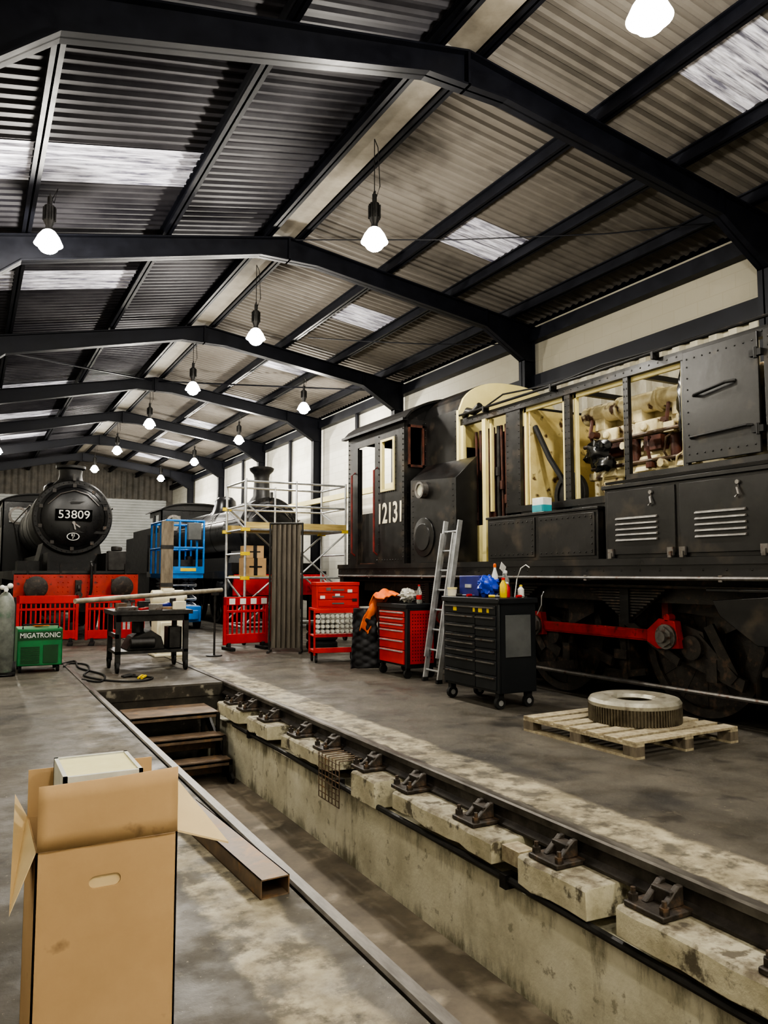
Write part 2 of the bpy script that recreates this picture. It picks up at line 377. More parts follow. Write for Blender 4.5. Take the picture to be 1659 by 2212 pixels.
for n,(xa,xb) in enumerate(((-.3,4.3),(4.9,9.4))):
    b=B(); z=0; vs=[];fs=[]
    while z<5.3:
        for f,h in ((0,0),(.25,.035),(.75,.035),(1,0)): vs+=[(xa,Y1-.03-h,z+f*.15),(xb,Y1-.03-h,z+f*.15)]
        z+=.15
    for i in range(len(vs)//2-1): fs.append((2*i,2*i+1,2*i+3,2*i+2))
    b.add(vs,fs); S('door_%d'%(n+1),b,rollm)
per=.18
def roof(xa,xb,y0,y1,dz,dep=.03):
    b=B(); pr=corr_prof(y0,y1,per,dep); vs=[];fs=[]
    for y,h in pr: vs+=[(xa,y,zt(xa)+dz+h),(xb,y,zt(xb)+dz+h)]
    for i in range(len(pr)-1): fs.append((2*i,2*i+2,2*i+3,2*i+1))
    return b.add(vs,fs)
S('ceiling',roof(XR,XW+.1,Y0,Y1,.2),sheetR)
S('ceiling.001',roof(XL-.1,XR-.001,Y0,Y1,.2),sheetL)
b=B(); b.prism([(XL-.2,zt(XL)+.3),(XR,7.34),(XW+.2,zt(XW)+.3),(XW+.2,zt(XW)+.36),(XR,7.4),(XL-.2,zt(XL)+.36)],'y',Y0,Y1); S('ceiling.002',b,sheetL)
k=1
for i,y in enumerate((4.6,9.3,13.7,18.1,22.5,26.9,31.3,35.7)):
    ys=Y0+round((y-Y0)/per)*per
    S('window_%d'%k,roof(6.45,7.72,ys,ys+per*5.5,.190),skym); k+=1
    S('window_%d'%k,roof(XL,2.46,ys,ys+per*5.5,.190),skym); k+=1
b=B(); b.prism([(4.2,7.06),(4.62,7.06),(4.62,7.09),(4.2,7.09)],'y',Y0,Y1-.1); S('trim_1',b,ridgem)
tn=2
def trim(b,m=steel):
    global tn
    S('trim_%d'%tn,b,m); tn+=1
def purlin(x,z,w=.09,h=.19):
    b=B(); b.box(x-w/2,x+w/2,Y0,Y1-.05,z,z+.025).box(x-w/2,x+w/2,Y0,Y1-.05,z+h-.02,z+h).box(x-.012,x+.012,Y0,Y1-.05,z,z+h); trim(b)
for x in (.55,2.5,4.13,4.68,6.39,7.76,9.1): purlin(x,zt(x)+.01,.12)
fy=[6.5+5.2*i for i in range(7)]
HB=.5; HD=.40
for y in [1.3]+fy:
    b=B(); w=.09
    T_=[(XL+.05,zt(XL)),(XR,7.02),(XW-.05,zt(XW))]
    Bt=[(-.35,0),(-.35,5.1),(HB,zt(HB)-HD),(XR-.5,6.62),(XR,6.62),(XR+.5,6.62),(8.5,zt(8.5)-.34),(9.38,5.6),(9.38,0)]
    def quad(a,bq,c,d): b.prism([a,bq,c,d],'y',y-.012,y+.012)
    quad((XL+.1,0),(-.35,0),(-.35,5.1),(XL+.1,5.1)); quad((XL+.1,5.1),(-.35,5.1),(HB,zt(HB)-HD),(XL+.1,zt(XL)))
    quad((XL+.1,zt(XL)),(HB,zt(HB)-HD),(HB,zt(HB)-.01),(XL+.11,zt(XL)+.0))
    quad((HB,zt(HB)-HD),(XR-.5,6.62),(XR-.5,zt(4)),(HB,zt(HB))); quad((XR-.5,6.62),(XR,6.62),(XR,7.02),(XR-.5,zt(4)))
    quad((XR,6.62),(XR+.5,6.62),(XR+.5,zt(5)),(XR,7.02)); quad((XR+.5,6.62),(8.5,zt(8.5)-.34),(8.5,zt(8.5)),(XR+.5,zt(5)))
    quad((8.5,zt(8.5)-.34),(9.38,5.6),(XW-.1,zt(XW)),(8.5,zt(8.5))); quad((9.38,0),(XW-.1,0),(XW-.1,zt(XW)),(9.38,5.6))
    def fl(pts,t=.022,up=1):
        for p,q in zip(pts[:-1],pts[1:]):
            b.prism([p,q,(q[0],q[1]+t*up),(p[0],p[1]+t*up)] if abs(q[0]-p[0])>.02 else [p,q,(q[0]+t,q[1]),(p[0]+t,p[1])],'y',y-w,y+w)
    fl(T_,up=-1); fl(Bt)
    b.box(XW-.12,XW-.1,y-w,y+w,0,6.2); b.box(XR-.015,XR+.015,y-w,y+w,6.62,7.0)
    b.box(9.38,XW-.1,y-w,y+w,5.58,5.61); b.prism([(8.5,zt(8.5)-.34),(8.52,zt(8.5)-.34),(8.52,zt(8.5)),(8.5,zt(8.5))],'y',y-w,y+w)
    trim(b)
b=B(); b.box(9.55,9.74,Y0,Y1-.1,5.98,6.22); trim(b)
b=B(); b.box(9.58,9.74,Y0,16.8,5.0,5.3); b.box(9.5,9.62,Y0,16.8,5.0,5.05); trim(b)
b=B(); pr=corr_prof(Y0,16.8,.34,.07); vs=[];fs=[]
for y,h in pr: vs+=[(9.7-h,y,1.5),(9.7-h,y,5.02)]
for i in range(len(pr)-1): fs.append((2*i,2*i+2,2*i+3,2*i+1))
b.add(vs,fs); trim(b,creamcorr)
b=B(); b.box(9.2,9.32,13.5,34,3.55,3.7); b.box(9.32,9.75,16.8,16.9,3.55,3.7); b.box(9.32,9.75,22.1,22.2,3.55,3.7); b.box(9.32,9.75,27.3,27.4,3.55,3.7); trim(b,creamc)
for yy in (19.5,24.7,29.9):
    b=B(); b.cyl((9.66,yy,0),(9.66,yy,6.0),.06,n=12); trim(b)
b=B(); b.cyl((.3,17,5.9),(4.4,22.0,6.9),.02,n=6); trim(b)
b=B(); b.cyl((9.3,17,6.1),(4.6,22.0,6.9),.02,n=6); trim(b)
b=B(); b.tube([(9.3,6.6,6.3),(8,8,6.38),(6.5,9.6,6.6),(4.6,11.6,6.98)],.010,6); trim(b)
b=B(); b.tube([(9.4,12.0,6.0),(8.2,13.2,6.15),(7.2,14.4,6.4),(6.5,15.6,6.7)],.012,6); trim(b)

# ------------------------------------------------------------------ pit rails
def rail(name,x,y0,y1,lab,z=.012):
    t=T(name,lab,'rail',(x,(y0+y1)/2,z-.16))
    b=B(); b.box(x-.012,x+.012,y0,y1,z-.15,z-.04).prism([(x-.05,z-.16),(x+.04,z-.16),(x+.04,z-.145),(x+.012,z-.12),(x-.012,z-.12),(x-.05,z-.145)],'y',y0,y1)
    t.p('rail_web',b,railm)
    b=B(); b.prism([(x-.033,z-.05),(x+.033,z-.05),(x+.036,z-.01),(x+.026,z),(x-.026,z),(x-.036,z-.01)],'y',y0,y1)
    t.p('rail_head',b,railtop)
rail('rail',1.42,-1.5,PY,'worn steel running rail along the pit edge')
rail('rail',3.09,-1.5,PY,'dark steel running rail carried on chairs over the pit wall')
for x in (1.42,3.09):
    b=B(); b.box(x-.035,x+.035,PY,18.5,0,.012); O('rail',b,railtop,(x,14,0),'steel rail head set flush in the concrete floor','rail')
for x in (6.46,7.95):
    b=B(); b.box(x,x+.07,Y0+1,20,-.01,.006); O('rail',b,railtop,(x,8,0),'rail head under the black diesel locomotive','rail')
for n,(ya,yb,zb) in enumerate(((8.75,9.6,-.3),(7.75,8.45,-.3),(6.24,7.36,-.28),(5.35,5.75,-.36),(3.85,5.07,-.28),(3.06,3.62,-.32),(1.2,2.86,-.3),(-.6,.7,-.3))):
    b=B(); nn=max(3,int((yb-ya)/.12)); rr=random.Random(n)
    vs=[];fs=[]
    for i in range(nn+1):
        y=ya+(yb-ya)*i/nn; d=rr.random()*.022; e=rr.random()*.018; vs+=[(2.8+d,y,zb+e),(3.128,y,zb),(3.128,y,-.152),(2.815+d,y,-.15),(2.8+d,y,-.165)]
    for i in range(nn):
        for j in range(5): fs.append((i*5+j,i*5+(j+1)%5,i*5+5+(j+1)%5,i*5+5+j))
    fs.append((0,1,2,3,4)); fs.append(tuple(nn*5+j for j in range(5))); b.add(vs,fs)
    O('concrete_block',b,blockm,(2.96,(ya+yb)/2,zb),'chipped whitewashed concrete block carrying the rail over the pit','concrete block',.004,'rail support blocks in the pit')
t=T('rail_chair','greasy cast iron rail chair with bolts under the rail','rail chair',(2.96,4.22,-.149),group='rail chairs along the pit')
b=B(); b.box(2.85,3.12,4.10,4.34,-.149,-.122); b.prism([(2.91,-.122),(3.05,-.122),(3.05,-.03),(3.02,-.03)],'y',4.15,4.185); b.prism([(2.91,-.122),(3.05,-.122),(3.05,-.03),(3.02,-.03)],'y',4.255,4.29)
b.box(2.97,3.05,4.16,4.28,-.125,-.05)
t.p('chair_casting',b,chairm,bevel=.006)
for yy in (4.125,4.315):
    b=B(); b.cyl((2.89,yy,-.122),(2.89,yy,-.09),.024,n=6).cyl((2.89,yy,-.09),(2.89,yy,-.062),.013,n=8); t.p('bolt',b,chairm)
for y in (2.0,2.72,3.44,5.05,5.74,6.54,7.2,8.1,8.83,9.35,1.3): dup(t.e,(2.96,y,-.149))
b=B(); b.tube([(2.84,y,-.335+.006*math.sin(y*2)) for y in [i*.4-1.4 for i in range(27)]],.022,8); O('service_pipe',b,darksteel,(2.84,4,-.34),'black pipe running along the pit ledge','pipe')
for y in (1.4,3.75,6.1,8.4):
    b=B(); b.box(2.81,2.9,y-.03,y+.03,-.38,-.30); O('pipe_clip',b,darksteel,(2.85,y,-.38),'dark clip holding the pipe to the pit ledge','pipe clip',group='pipe clips on the ledge')
b=B()
for i in range(7): b.cyl((2.79,5.95+i*.07,-.5),(2.79,5.95+i*.07,-.12),.005,n=5)
for j in range(8): b.cyl((2.79,5.95,-.5+j*.05),(2.79,6.37,-.5+j*.05),.005,n=5)
for i in range(7): b.cyl((2.79,5.95+i*.07,-.12),(3.0,5.95+i*.07,-.12),.005,n=5)
O('wire_guard',b,tubeS,(2.83,6.1,-.5),'rusty wire mesh guard on the pit wall','wire guard')
b=B(); b.box(2.78,2.87,1.35,1.52,-.52,-.38); O('socket_box',b,greysteel,(2.83,1.43,-.52),'grey metal junction box on the pit wall','junction box',.02)
b=B(); b.box(2.86,2.98,3.66,3.82,-.25,-.16); O('timber_packer',b,wood,(2.9,3.75,-.25),'short timber packer beside the rail chair','timber')
t=T('pit_steps','rusty steel steps leading down into the pit','steps',(2.3,9.4,-.95))
for i,(z,ya,yb) in enumerate(((-.24,9.38,10.1),(-.47,9.1,9.42),(-.70,8.83,9.14))):
    b=B(); b.box(1.72,2.78,ya,yb,z-.03,z); b.box(1.72,2.78,ya,ya+.03,z-.06,z); b.box(1.75,2.77,yb-.03,yb-.01,z-.2,z-.09)
    t.p('step_tread',b,tubeS,bevel=.004)
for x in (1.72,2.76):
    b=B(); b.bar((x,10.0,-.3),(x,8.75,-.95),.03,.14); b.box(x-.02,x+.02,9.36,9.4,-.95,-.25); b.box(x-.02,x+.02,10.02,10.08,-.95,-.25);b.box(x-.02,x+.02,9.08,9.12,-.95,-.48); b.box(x-.02,x+.02,8.83,8.87,-.95,-.7)
    t.p('step_frame',b,darksteel)

# ------------------------------------------------------------------ lamps
def make_lamp(loc,lab,en=300):
    t=T('pendant_lamp',lab,'lamp',loc,local=True,group='high bay lamps')
    H=zt(loc[0])-loc[2]+.02
    b=B(); b.cyl((0,0,.56),(0,0,.66),.03,n=10); b.ring([(.02,-.005),(.03,-.005),(.03,.005),(.02,.005)],(0,0,.68),'x',12); t.p('hook',b,darksteel)
    b=B(); b.cyl((0,0,.68),(.0,0,H),.006,n=6); b.tube([(0.03,0,.64),(.09,.02,.8),(.05,0,H-.1),(0,0,H)],.006,6); t.p('hanging_chain',b,darksteel)
    b=B(); b.lathe([(.025,.56),(.06,.54),(.065,.33),(.04,.27),(.05,.2)],(0,0,0),'z',20)
    for i in range(10):
        a=2*pi*i/10; b.obox((.068*math.cos(a),.068*math.sin(a),.43),(.025,.008,.18),(0,0,a))
    t.p('ballast_housing',b,darksteel)
    b=B(); b.ring([(.05,.22),(.08,.2),(.13,.13),(.175,.03),(.17,.028),(.125,.125),(.075,.19),(.045,.21)],(0,0,0),'z',28); t.p('lamp_shade',b,glowm)  # bowl emits by itself for a soft glare falloff
    b=B(); b.ball((0,0,.03),.13,20,12,(1,1,.9)); t.p('bulb',b,bulbm)
    l=bpy.data.lights.new('lamp_light','POINT'); l.energy=en; l.color=(1,.95,.85); l.shadow_soft_size=.11
    lo=bpy.data.objects.new('lamp_light',l); COL.objects.link(lo); lo.parent=t.e; lo.location=(0,0,-.20)
    return t
L1=make_lamp((4.4,8.4,5.62),'bright white high bay lamp hanging from the roof ridge',250)
for y in (-.8,3.9,13.0,17.4,22.2,27.6,33.0): dup(L1.e,(4.4,y,5.62))
L2=make_lamp((7.6,18.5,5.7),'bright white high bay lamp hanging over the second track',250)
for y in (24,29.6,35.5): dup(L2.e,(7.6,y,5.7))
L3=make_lamp((.75,10.4,5.6),'bright white high bay lamp hanging near the side wall',270)
for y in (-1.6,29.6): dup(L3.e,(.75,y,5.6))

# ------------------------------------------------------------------ diesel shunter
t=T('diesel_shunting_locomotive','black diesel shunting locomotive with stripped cream engine bay','locomotive',(7.22,8,0))
CX=7.22
def mir(x): return 2*CX-x
b=B(); b.box(5.9,mir(5.9),1.2,12.7,1.53,1.6)
t.p('running_plate',b,blk)
for xs in (5.92,mir(5.95)):
    b=B(); b.box(xs,xs+.03,1.2,12.7,1.38,1.53)
    if xs<6: b.rivets(line((5.92,1.3,1.48),(5.92,12.6,1.48),46),.013)
    t.p('valance',b,blk)
b=B(); b.tube([(5.885,y,1.40) for y in (1.2,5,9,12.6)],.02); 
for y in (2,4.6,6.3,8,9.7,11.4): b.box(5.87,5.93,y-.02,y+.02,1.37,1.43)
t.p('air_pipe',b,greysteel)
b=B(); b.tube([(6.05,12.4,1.33),(6.05,9,1.33),(6.0,4,1.31),(6,1.3,1.31)],.018); t.p('air_pipe',b,under)
b=B(); b.box(6.2,6.24,2.0,12.2,1.15,1.53) ; b.box(6.62,6.66,1.5,12.5,.35,1.53); b.box(mir(6.66),mir(6.62),1.5,12.5,.45,1.53); b.box(6.66,7.8,1.5,12.5,1.0,1.1); b.box(5.95,mir(5.95),12.55,12.7,.85,1.53)
t.p('main_frame',b,under)
def dwheel(x,y):
    b=B(); b.ring([(.60,-.06),(.69,-.06),(.71,.06),(.60,.06)],(x,y,.716),'x',40)
    b.cyl((x-.08,y,.715),(x+.08,y,.715),.17,n=20); b.cyl((x-.02,y,.715),(x+.04,y,.715),.61,n=32)
    for i in range(12):
        a=2*pi*i/12; b.bar((x,y+.14*math.cos(a),.715+.14*math.sin(a)),(x,y+.62*math.cos(a),.715+.62*math.sin(a)),.06,.05,(1,0,0))
    b.prism([(y+.6*math.cos(a),.715+.6*math.sin(a)) for a in [pi*.9+i*.1 for i in range(13)]],'x',x-.05,x+.05)
    return b
for y in (5.3,7.35,9.4):
    t.p('driving_wheel',dwheel(6.52,y),under); t.p('driving_wheel',dwheel(mir(6.52),y),under)
    b=B(); b.cyl((6.5,y,.715),(mir(6.5),y,.715),.09,n=14); t.p('axle',b,under)
    b=B(); b.cyl((6.30,y+.24,.81),(6.5,y+.24,.81),.07,n=16); b.prism([(y-.15,.6),(y+.1,.58),(y+.36,.72),(y+.36,.9),(y+.2,.95),(y-.1,.87)],'x',6.36,6.44); b.cyl((6.3,y,.715),(6.5,y,.715),.12,n=20)
    t.p('crank',b,under)
    b=B(); b.prism([(y-.62,1.4),(y-.62,1.0),(y-.30,.86),(y-.22,.45),(y-.16,.45),(y-.2,1.02),(y+.16,1.05),(y+.7,1.1),(y+.9,1.4)],'x',6.40,6.43); b.box(6.34,6.46,y-.26,y-.14,.40,.62)
    b.rivets([(6.40,y+dy,z) for dy in (-.5,-.3,0,.3,.6) for z in (1.15,1.32)],.02); t.p('horn_plate',b,under)
b=B()
b.prism([(5.5,.745),(9.7,.745),(9.7,.865),(5.5,.865)],'x',6.27,6.32)
b.prism([(5.75,.76),(9.5,.76),(9.5,.85),(5.75,.85)],'x',6.262,6.272)
for y in (5.54,7.59,9.64): 
    b.prism([(y-.15,.70),(y+.13,.68),(y+.26,.745),(y+.26,.865),(y+.10,.99),(y-.10,.97)],'x',6.24,6.33)
b.cyl((6.24,5.54,1.0),(6.33,5.54,1.0),.04)
t.p('coupling_rod',b,redrod,bevel=.01)
for y in (5.54,7.59,9.64):
    b=B(); b.cyl((6.18,y,.81),(6.24,y,.81),.105,n=6); b.cyl((6.14,y,.81),(6.18,y,.81),.06,n=12); b.cyl((6.21,y,.81),(6.245,y,.81),.125,n=24)
    t.p('rod_nut',b,greysteel)
for yc in (5.95,7.9,9.9):
    for i in range(12):
        b=B(); h=.95-.078*i; b.box(6.1,6.18,yc-h*.6,yc+h*.6,1.32-.03*i-.022,1.32-.03*i-.001); t.p('spring_leaf',b,under,bevel=.003)
    b=B(); b.prism([(yc-.56,1.31),(yc+.56,1.31),(yc+.06,.95),(yc-.06,.95)],'x',6.13,6.16); b.box(6.08,6.2,yc-.06,yc+.06,.93,1.34)
    t.p('spring_buckle',b,blk2)
    b=B(); b.box(6.28,6.34,yc-.40,yc-.32,.92,1.4)
    t.p('spring_hanger',b,dullred if yc<6 else under)
rr=random.Random(3)
for i in range(18):
    b=B(); y=4.5+rr.random()*6; b.bar((6.3+rr.random()*.12,y,.3+rr.random()*.3),(6.3+rr.random()*.1,y+.2+rr.random()*.6,.25+rr.random()*.8),.05,.07+.05*rr.random()); t.p('brake_lever',b,under)
for y in (6.25,8.3,4.45): 
    b=B(); b.bar((6.35,y,1.3),(6.35,y-.05,.3),.05,.08); b.prism([(y-.12,.35),(y,.3),(y+.02,.9),(y-.10,.85)],'x',6.34,6.58); b.box(6.3,6.4,y-.1,y+.08,.52,.62); t.p('brake_shoe',b,under)
b=B(); b.tube([(6.3,4.4,.3),(6.3,7,.28),(6.3,10,.3)],.025); t.p('brake_rod',b,greysteel)
b=B(); b.prism([(4.80,1.20),(3.6,1.30),(3.6,.82),(4.35,.82),(4.72,1.06)],'x',6.0,6.42); b.box(5.97,6.45,3.55,4.84,1.28,1.31); b.cyl((6.2,4.5,1.3),(6.2,4.5,1.34),.09)
b.tube([(6.2,4.35,.85),(6.35,4.6,.5),(6.5,4.72,.18)],.025)
t.p('sandbox',b,blk,bevel=.008)
yc0,yc1=10.3,12.3
b=B(); b.panel('x',5.92,5.95,yc0,yc1,1.6,3.86,[(11.28,11.92,1.6,3.62),(10.62,11.02,2.81,3.59)])
b.rivets(line((5.92,10.34,1.7),(5.92,10.34,3.8),26)+line((5.92,12.26,1.7),(5.92,12.26,3.8),26)+line((5.92,10.34,3.82),(5.92,12.26,3.82),24)+line((5.92,11.14,1.7),(5.92,11.14,3.7),20)+line((5.92,10.4,1.66),(5.92,11.2,1.66),10),.014)
b.rivets(line((5.92,10.57,2.76),(5.92,11.07,2.76),8)+line((5.92,10.57,2.76),(5.92,10.57,3.64),10),.014)
t.p('cab_side',b,blk)
b=B(); b.panel('x',mir(5.95),mir(5.92),yc0,yc1,1.6,3.86,[(11.28,11.86,1.6,3.62),(10.62,11.02,2.81,3.59)]); t.p('cab_side',b,blk)
b=B(); b.panel('y',yc0-.02,yc0+.02,5.95,mir(5.95),1.6,3.86,[(6.0,6.24,3.13,3.74),(mir(6.24),mir(6.0),3.13,3.74)])
b.rivets([(x,yc0-.02,z) for x in (5.98,6.26) for z in (1.7,1.9,2.1,2.3,2.5,2.7,2.9,3.1,3.3,3.5,3.7,3.8)],.011,'y',-1); t.p('cab_end',b,blk)
b=B(); b.panel('y',yc1-.02,yc1+.02,5.95,mir(5.95),1.6,3.86,[(6.03,6.95,2.35,3.74),(mir(6.85),mir(6.03),2.45,3.72)])
t.p('cab_end',b,blk)
def arcpoly(x0,x1,z0,z1,th,pw=.75,n=24):
    up=[];dn=[]
    for i in range(n+1):
        u=2*i/n-1; h=(1-abs(u)**2.6)**pw if abs(u)<1 else 0
        up.append((x0+(x1-x0)*i/n,z0+(z1-z0)*h)); 
        dn.append((x0+th+(x1-x0-2*th)*i/n,z0-.0+(z1-z0-th)*h))
    return up,dn
def arcshell(b,x0,x1,z0,z1,th,y0,y1,pw=.75):
    up,dn=arcpoly(x0,x1,z0,z1,th,pw)
    for i in range(len(up)-1): b.prism([up[i],up[i+1],dn[i+1],dn[i]],'y',y0,y1)
def arcface(b,x0,x1,z0,z1,y0,y1,zb,pw=.75):
    up,_=arcpoly(x0,x1,z0,z1,.01,pw)
    for i in range(len(up)-1): b.prism([(up[i][0],zb),(up[i+1][0],zb),up[i+1],up[i]],'y',y0,y1)
b=B(); arcshell(b,5.86,mir(5.86),3.84,4.27,.04,yc0-.1,yc1+.12); b.box(5.84,5.93,yc0-.1,yc1+.12,3.82,3.86)
b.rivets(line((5.86,yc0-.05,3.86),(5.86,yc1+.1,3.86),26)); t.p('cab_roof',b,blk2)
for ya,yb in ((yc0-.01,yc0+.03),(yc1-.03,yc1+.01)):
    b=B(); arcface(b,5.95,mir(5.95),3.86,4.24,ya,yb,3.86); t.p('cab_gable',b,blk2)
b=B()
for z0_,z1_,y0_,y1_ in ((2.77,2.81,10.6,11.05),(3.59,3.63,10.6,11.05),(2.81,3.59,10.6,10.64),(2.81,3.59,11.0,11.05)): b.box(5.90,5.955,y0_,y1_,z0_,z1_)
t.p('window_frame',b,creamc)
b=B()
for x0_,x1_,z0_,z1_ in ((5.98,6.26,3.10,3.14),(5.98,6.26,3.73,3.77),(5.98,6.01,3.1,3.77),(6.23,6.26,3.1,3.77)): b.box(x0_,x1_,yc0-.05,yc0-.02,z0_,z1_)
t.p('window_frame',b,brown,label='rusty cab front window frame')
b=B(); b.box(5.97,5.99,11.28,11.92,1.62,2.46); b.box(5.95,6.0,11.27,11.30,1.6,3.6); b.box(5.95,6.0,11.90,11.93,1.6,3.6); t.p('cab_door',b,blk)
for y in (11.2,12.03):
    b=B(); b.tube([(5.93,y,1.75),(5.86,y,1.8),(5.86,y,3.15),(5.93,y,3.2)],.018); t.p('handrail',b,dullred)
b=B(); b.box(5.96,mir(5.96),yc0+.03,yc1-.03,1.6,1.62); t.p('cab_floor',b,brown)
b=B(); b.box(6.9,7.9,10.9,11.4,1.62,2.5); t.p('control_desk',b,brown)
b=B(); b.cyl((7.1,11.6,1.62),(7.1,11.6,2.2),.05); b.box(6.9,7.3,11.4,11.8,2.2,2.28); t.p('driver_seat',b,brown)
text('12131',.46,numcream,t,(5.915,10.75,2.40),'-x','cab_number',width=.74,bold=.008)
yh0,yh1=9.33,10.28; hx=6.27
b=B(); b.box(hx,hx+.03,yh0,yh1,1.6,3.86); b.box(mir(hx)-.03,mir(hx),yh0,yh1,1.6,3.86); arcshell(b,hx,mir(hx),3.84,4.34,.03,yh0,yh1,.6)
b.rivets(line((hx,yh0+.05,1.7),(hx,yh0+.05,3.8),20)+line((hx,yh1-.05,1.7),(hx,yh1-.05,3.8),20))
t.p('raised_hood',b,blk)
b=B(); arcface(b,hx+.005,mir(hx)-.005,3.84,4.335,yh0-.05,yh0-.002,3.3,.6); b.box(hx-.02,hx+.12,yh0-.06,yh0-.002,1.6,3.84)
b.box(mir(hx)-.1,mir(hx),yh0-.05,yh0-.002,1.6,3.6)
t.p('hood_bulkhead',b,creamc)
b=B(); b.box(hx+.12,mir(hx)-.1,yh0+.35,yh0+.4,1.6,3.75); t.p('inner_bulkhead',b,brown)
b=B()
b.add([(5.93,8.88,1.6),(5.93,10.12,1.6),(6.265,10.25,1.6),(6.265,8.84,1.6),(5.93,8.88,2.78),(5.93,10.12,2.86),(6.265,10.2,3.12),(6.265,8.84,3.1)],[(0,1,2,3),(4,5,6,7),(0,1,5,4),(1,2,6,5),(2,3,7,6),(3,0,4,7)])
b.rivets(line((5.93,8.95,1.65),(5.93,8.95,2.7),14)+line((5.93,10.05,1.65),(5.93,10.05,2.7),14))
b.rivets([(5.92,9.72+.25*math.cos(a),1.98+.25*math.sin(a)) for a in [i*pi/9 for i in range(18)]],.015)
b.lathe([(.29,0),(.29,.02),(.2,.03),(.2,.045)],(5.93,9.72,1.98),'x',28,-1)
t.p('sand_hopper_box',b,blk,bevel=.008)
b=B(); b.ring([(.09,-.09),(.125,-.09),(.125,.0),(.09,.0)],(5.93,9.72,2.68),'x',28); b.cyl((5.93,9.72,2.68),(5.88,9.72,2.68),.092); t.p('headlight_rim',b,greysteel)
b=B(); b.cyl((5.875,9.72,2.68),(5.865,9.72,2.68),.09,n=24); t.p('headlight_lens',b,mat('lens_cream',(.6,.6,.48),(.4,.4,.33),9,.2))
b=B()
b.box(6.28,6.36,2.0,9.27,3.60,3.70); b.box(mir(6.36),mir(6.28),2.0,9.27,3.60,3.70)
for y,w in ((8.05,.30),(7.0,.10),(6.06,.07),(5.28,.06)): b.box(6.29,6.34,y-w/2,y+w/2,1.6,3.62); b.box(mir(6.34),mir(6.29),y-w/2,y+w/2,1.6,3.62)
b.box(6.29,6.34,2.0,8.2,1.6,2.32); b.box(6.27,6.36,2.0,6.06,2.42,2.52); b.box(6.27,6.36,6.0,8.2,2.24,2.32)
b.box(6.29,6.34,2.0,6.1,2.3,2.5)
for y in (7.0,8.05,6.06,5.25,3.6): b.box(6.3,8.14,y-.03,y+.03,3.62,3.68)
rv=[]
for y in (7.93,8.17): rv+=line((6.29,y,1.7),(6.29,y,3.55),24)
for y in (6.97,7.03,6.04,6.08): rv+=line((6.29,y,2.35),(6.29,y,3.55),16)
rv+=line((6.28,2.1,3.65),(6.28,9.2,3.65),60)
b.rivets(rv)
t.p('hood_frame',b,blk)
b=B(); b.tube([(6.22,9.2,3.74),(6.22,7,3.74),(6.22,4,3.76),(6.22,2.2,3.76)],.018)
for y in (2.8,4.2,5.6,7.2,8.6): b.box(6.2,6.3,y-.015,y+.015,3.68,3.76)
b.tube([(6.3,8.9,3.72),(6.25,8.2,3.85),(6.3,7.2,3.78),(6.28,6.4,3.82),(6.3,5.2,3.78)],.012)
t.p('top_rail',b,blk2)
b=B(); b.box(6.27,6.32,8.64,8.72,1.6,3.6); b.box(6.30,6.33,8.72,9.20,1.6,2.12) ; b.box(6.30,6.33,8.2,8.64,1.6,1.75); b.box(6.27,6.31,9.18,9.26,1.6,3.6)
t.p('cream_door_frame',b,creamc)
b=B()
for y in (8.62,6.92,6.13,5.34,7.12,7.86): b.box(6.345,6.39,y-.02,y+.02,2.3,3.6)
b.box(6.345,6.38,5.3,7.9,3.55,3.6); t.p('cream_lining',b,creamc)
b=B(); b.box(8.10,8.13,2.0,9.27,1.6,3.5); t.p('engine_bay_panel',b,cream)
b=B(); b.box(6.36,8.1,7.78,7.81,1.63,3.58); t.p('engine_bay_bulkhead',b,cream)
b=B(); b.box(6.36,8.1,2,9.27,1.6,1.63); t.p('engine_bay_floor',b,under)
b=B(); b.tube([(6.42,7.75,3.35),(6.44,7.5,2.9),(6.46,7.2,2.5),(6.5,7.05,2.2)],.035); t.p('hose',b,rubber)
b=B(); b.cyl((6.55,7.25,2.42),(6.62,7.25,2.42),.24,n=28); b.ring([(.22,-.03),(.28,-.03),(.28,.03),(.22,.03)],(6.56,7.25,2.42),'x',28); t.p('fan_pulley',b,darksteel)
rr=random.Random(5)
for i in range(9):
    b=B(); y=8.28+i*.1; b.tube([(6.45+.05*(i%2),y,1.7),(6.45,y,2.4),(6.46,y+.02*(i%3),3.5)],.022+.01*(i%2),8); b.cyl((6.44,y,2.2+.2*(i%4)),(6.44,y,2.32+.2*(i%4)),.04,n=8); t.p('radiator_pipe',b,brown if i%3 else darksteel)
b=B(); b.box(6.6,7.9,8.1,9.2,1.7,3.45); t.p('radiator_core',b,brown)
b=B(); b.box(6.78,7.6,3.5,7.0,1.63,2.66); b.prism([(6.66,2.60),(7.75,2.60),(7.6,3.0),(6.84,3.0)],'y',3.5,7.0); b.box(6.62,6.9,3.5,7.0,2.56,2.66); b.box(6.62,6.8,3.5,7.0,2.30,2.36)
t.p('crankcase',b,engcream,bevel=.02)
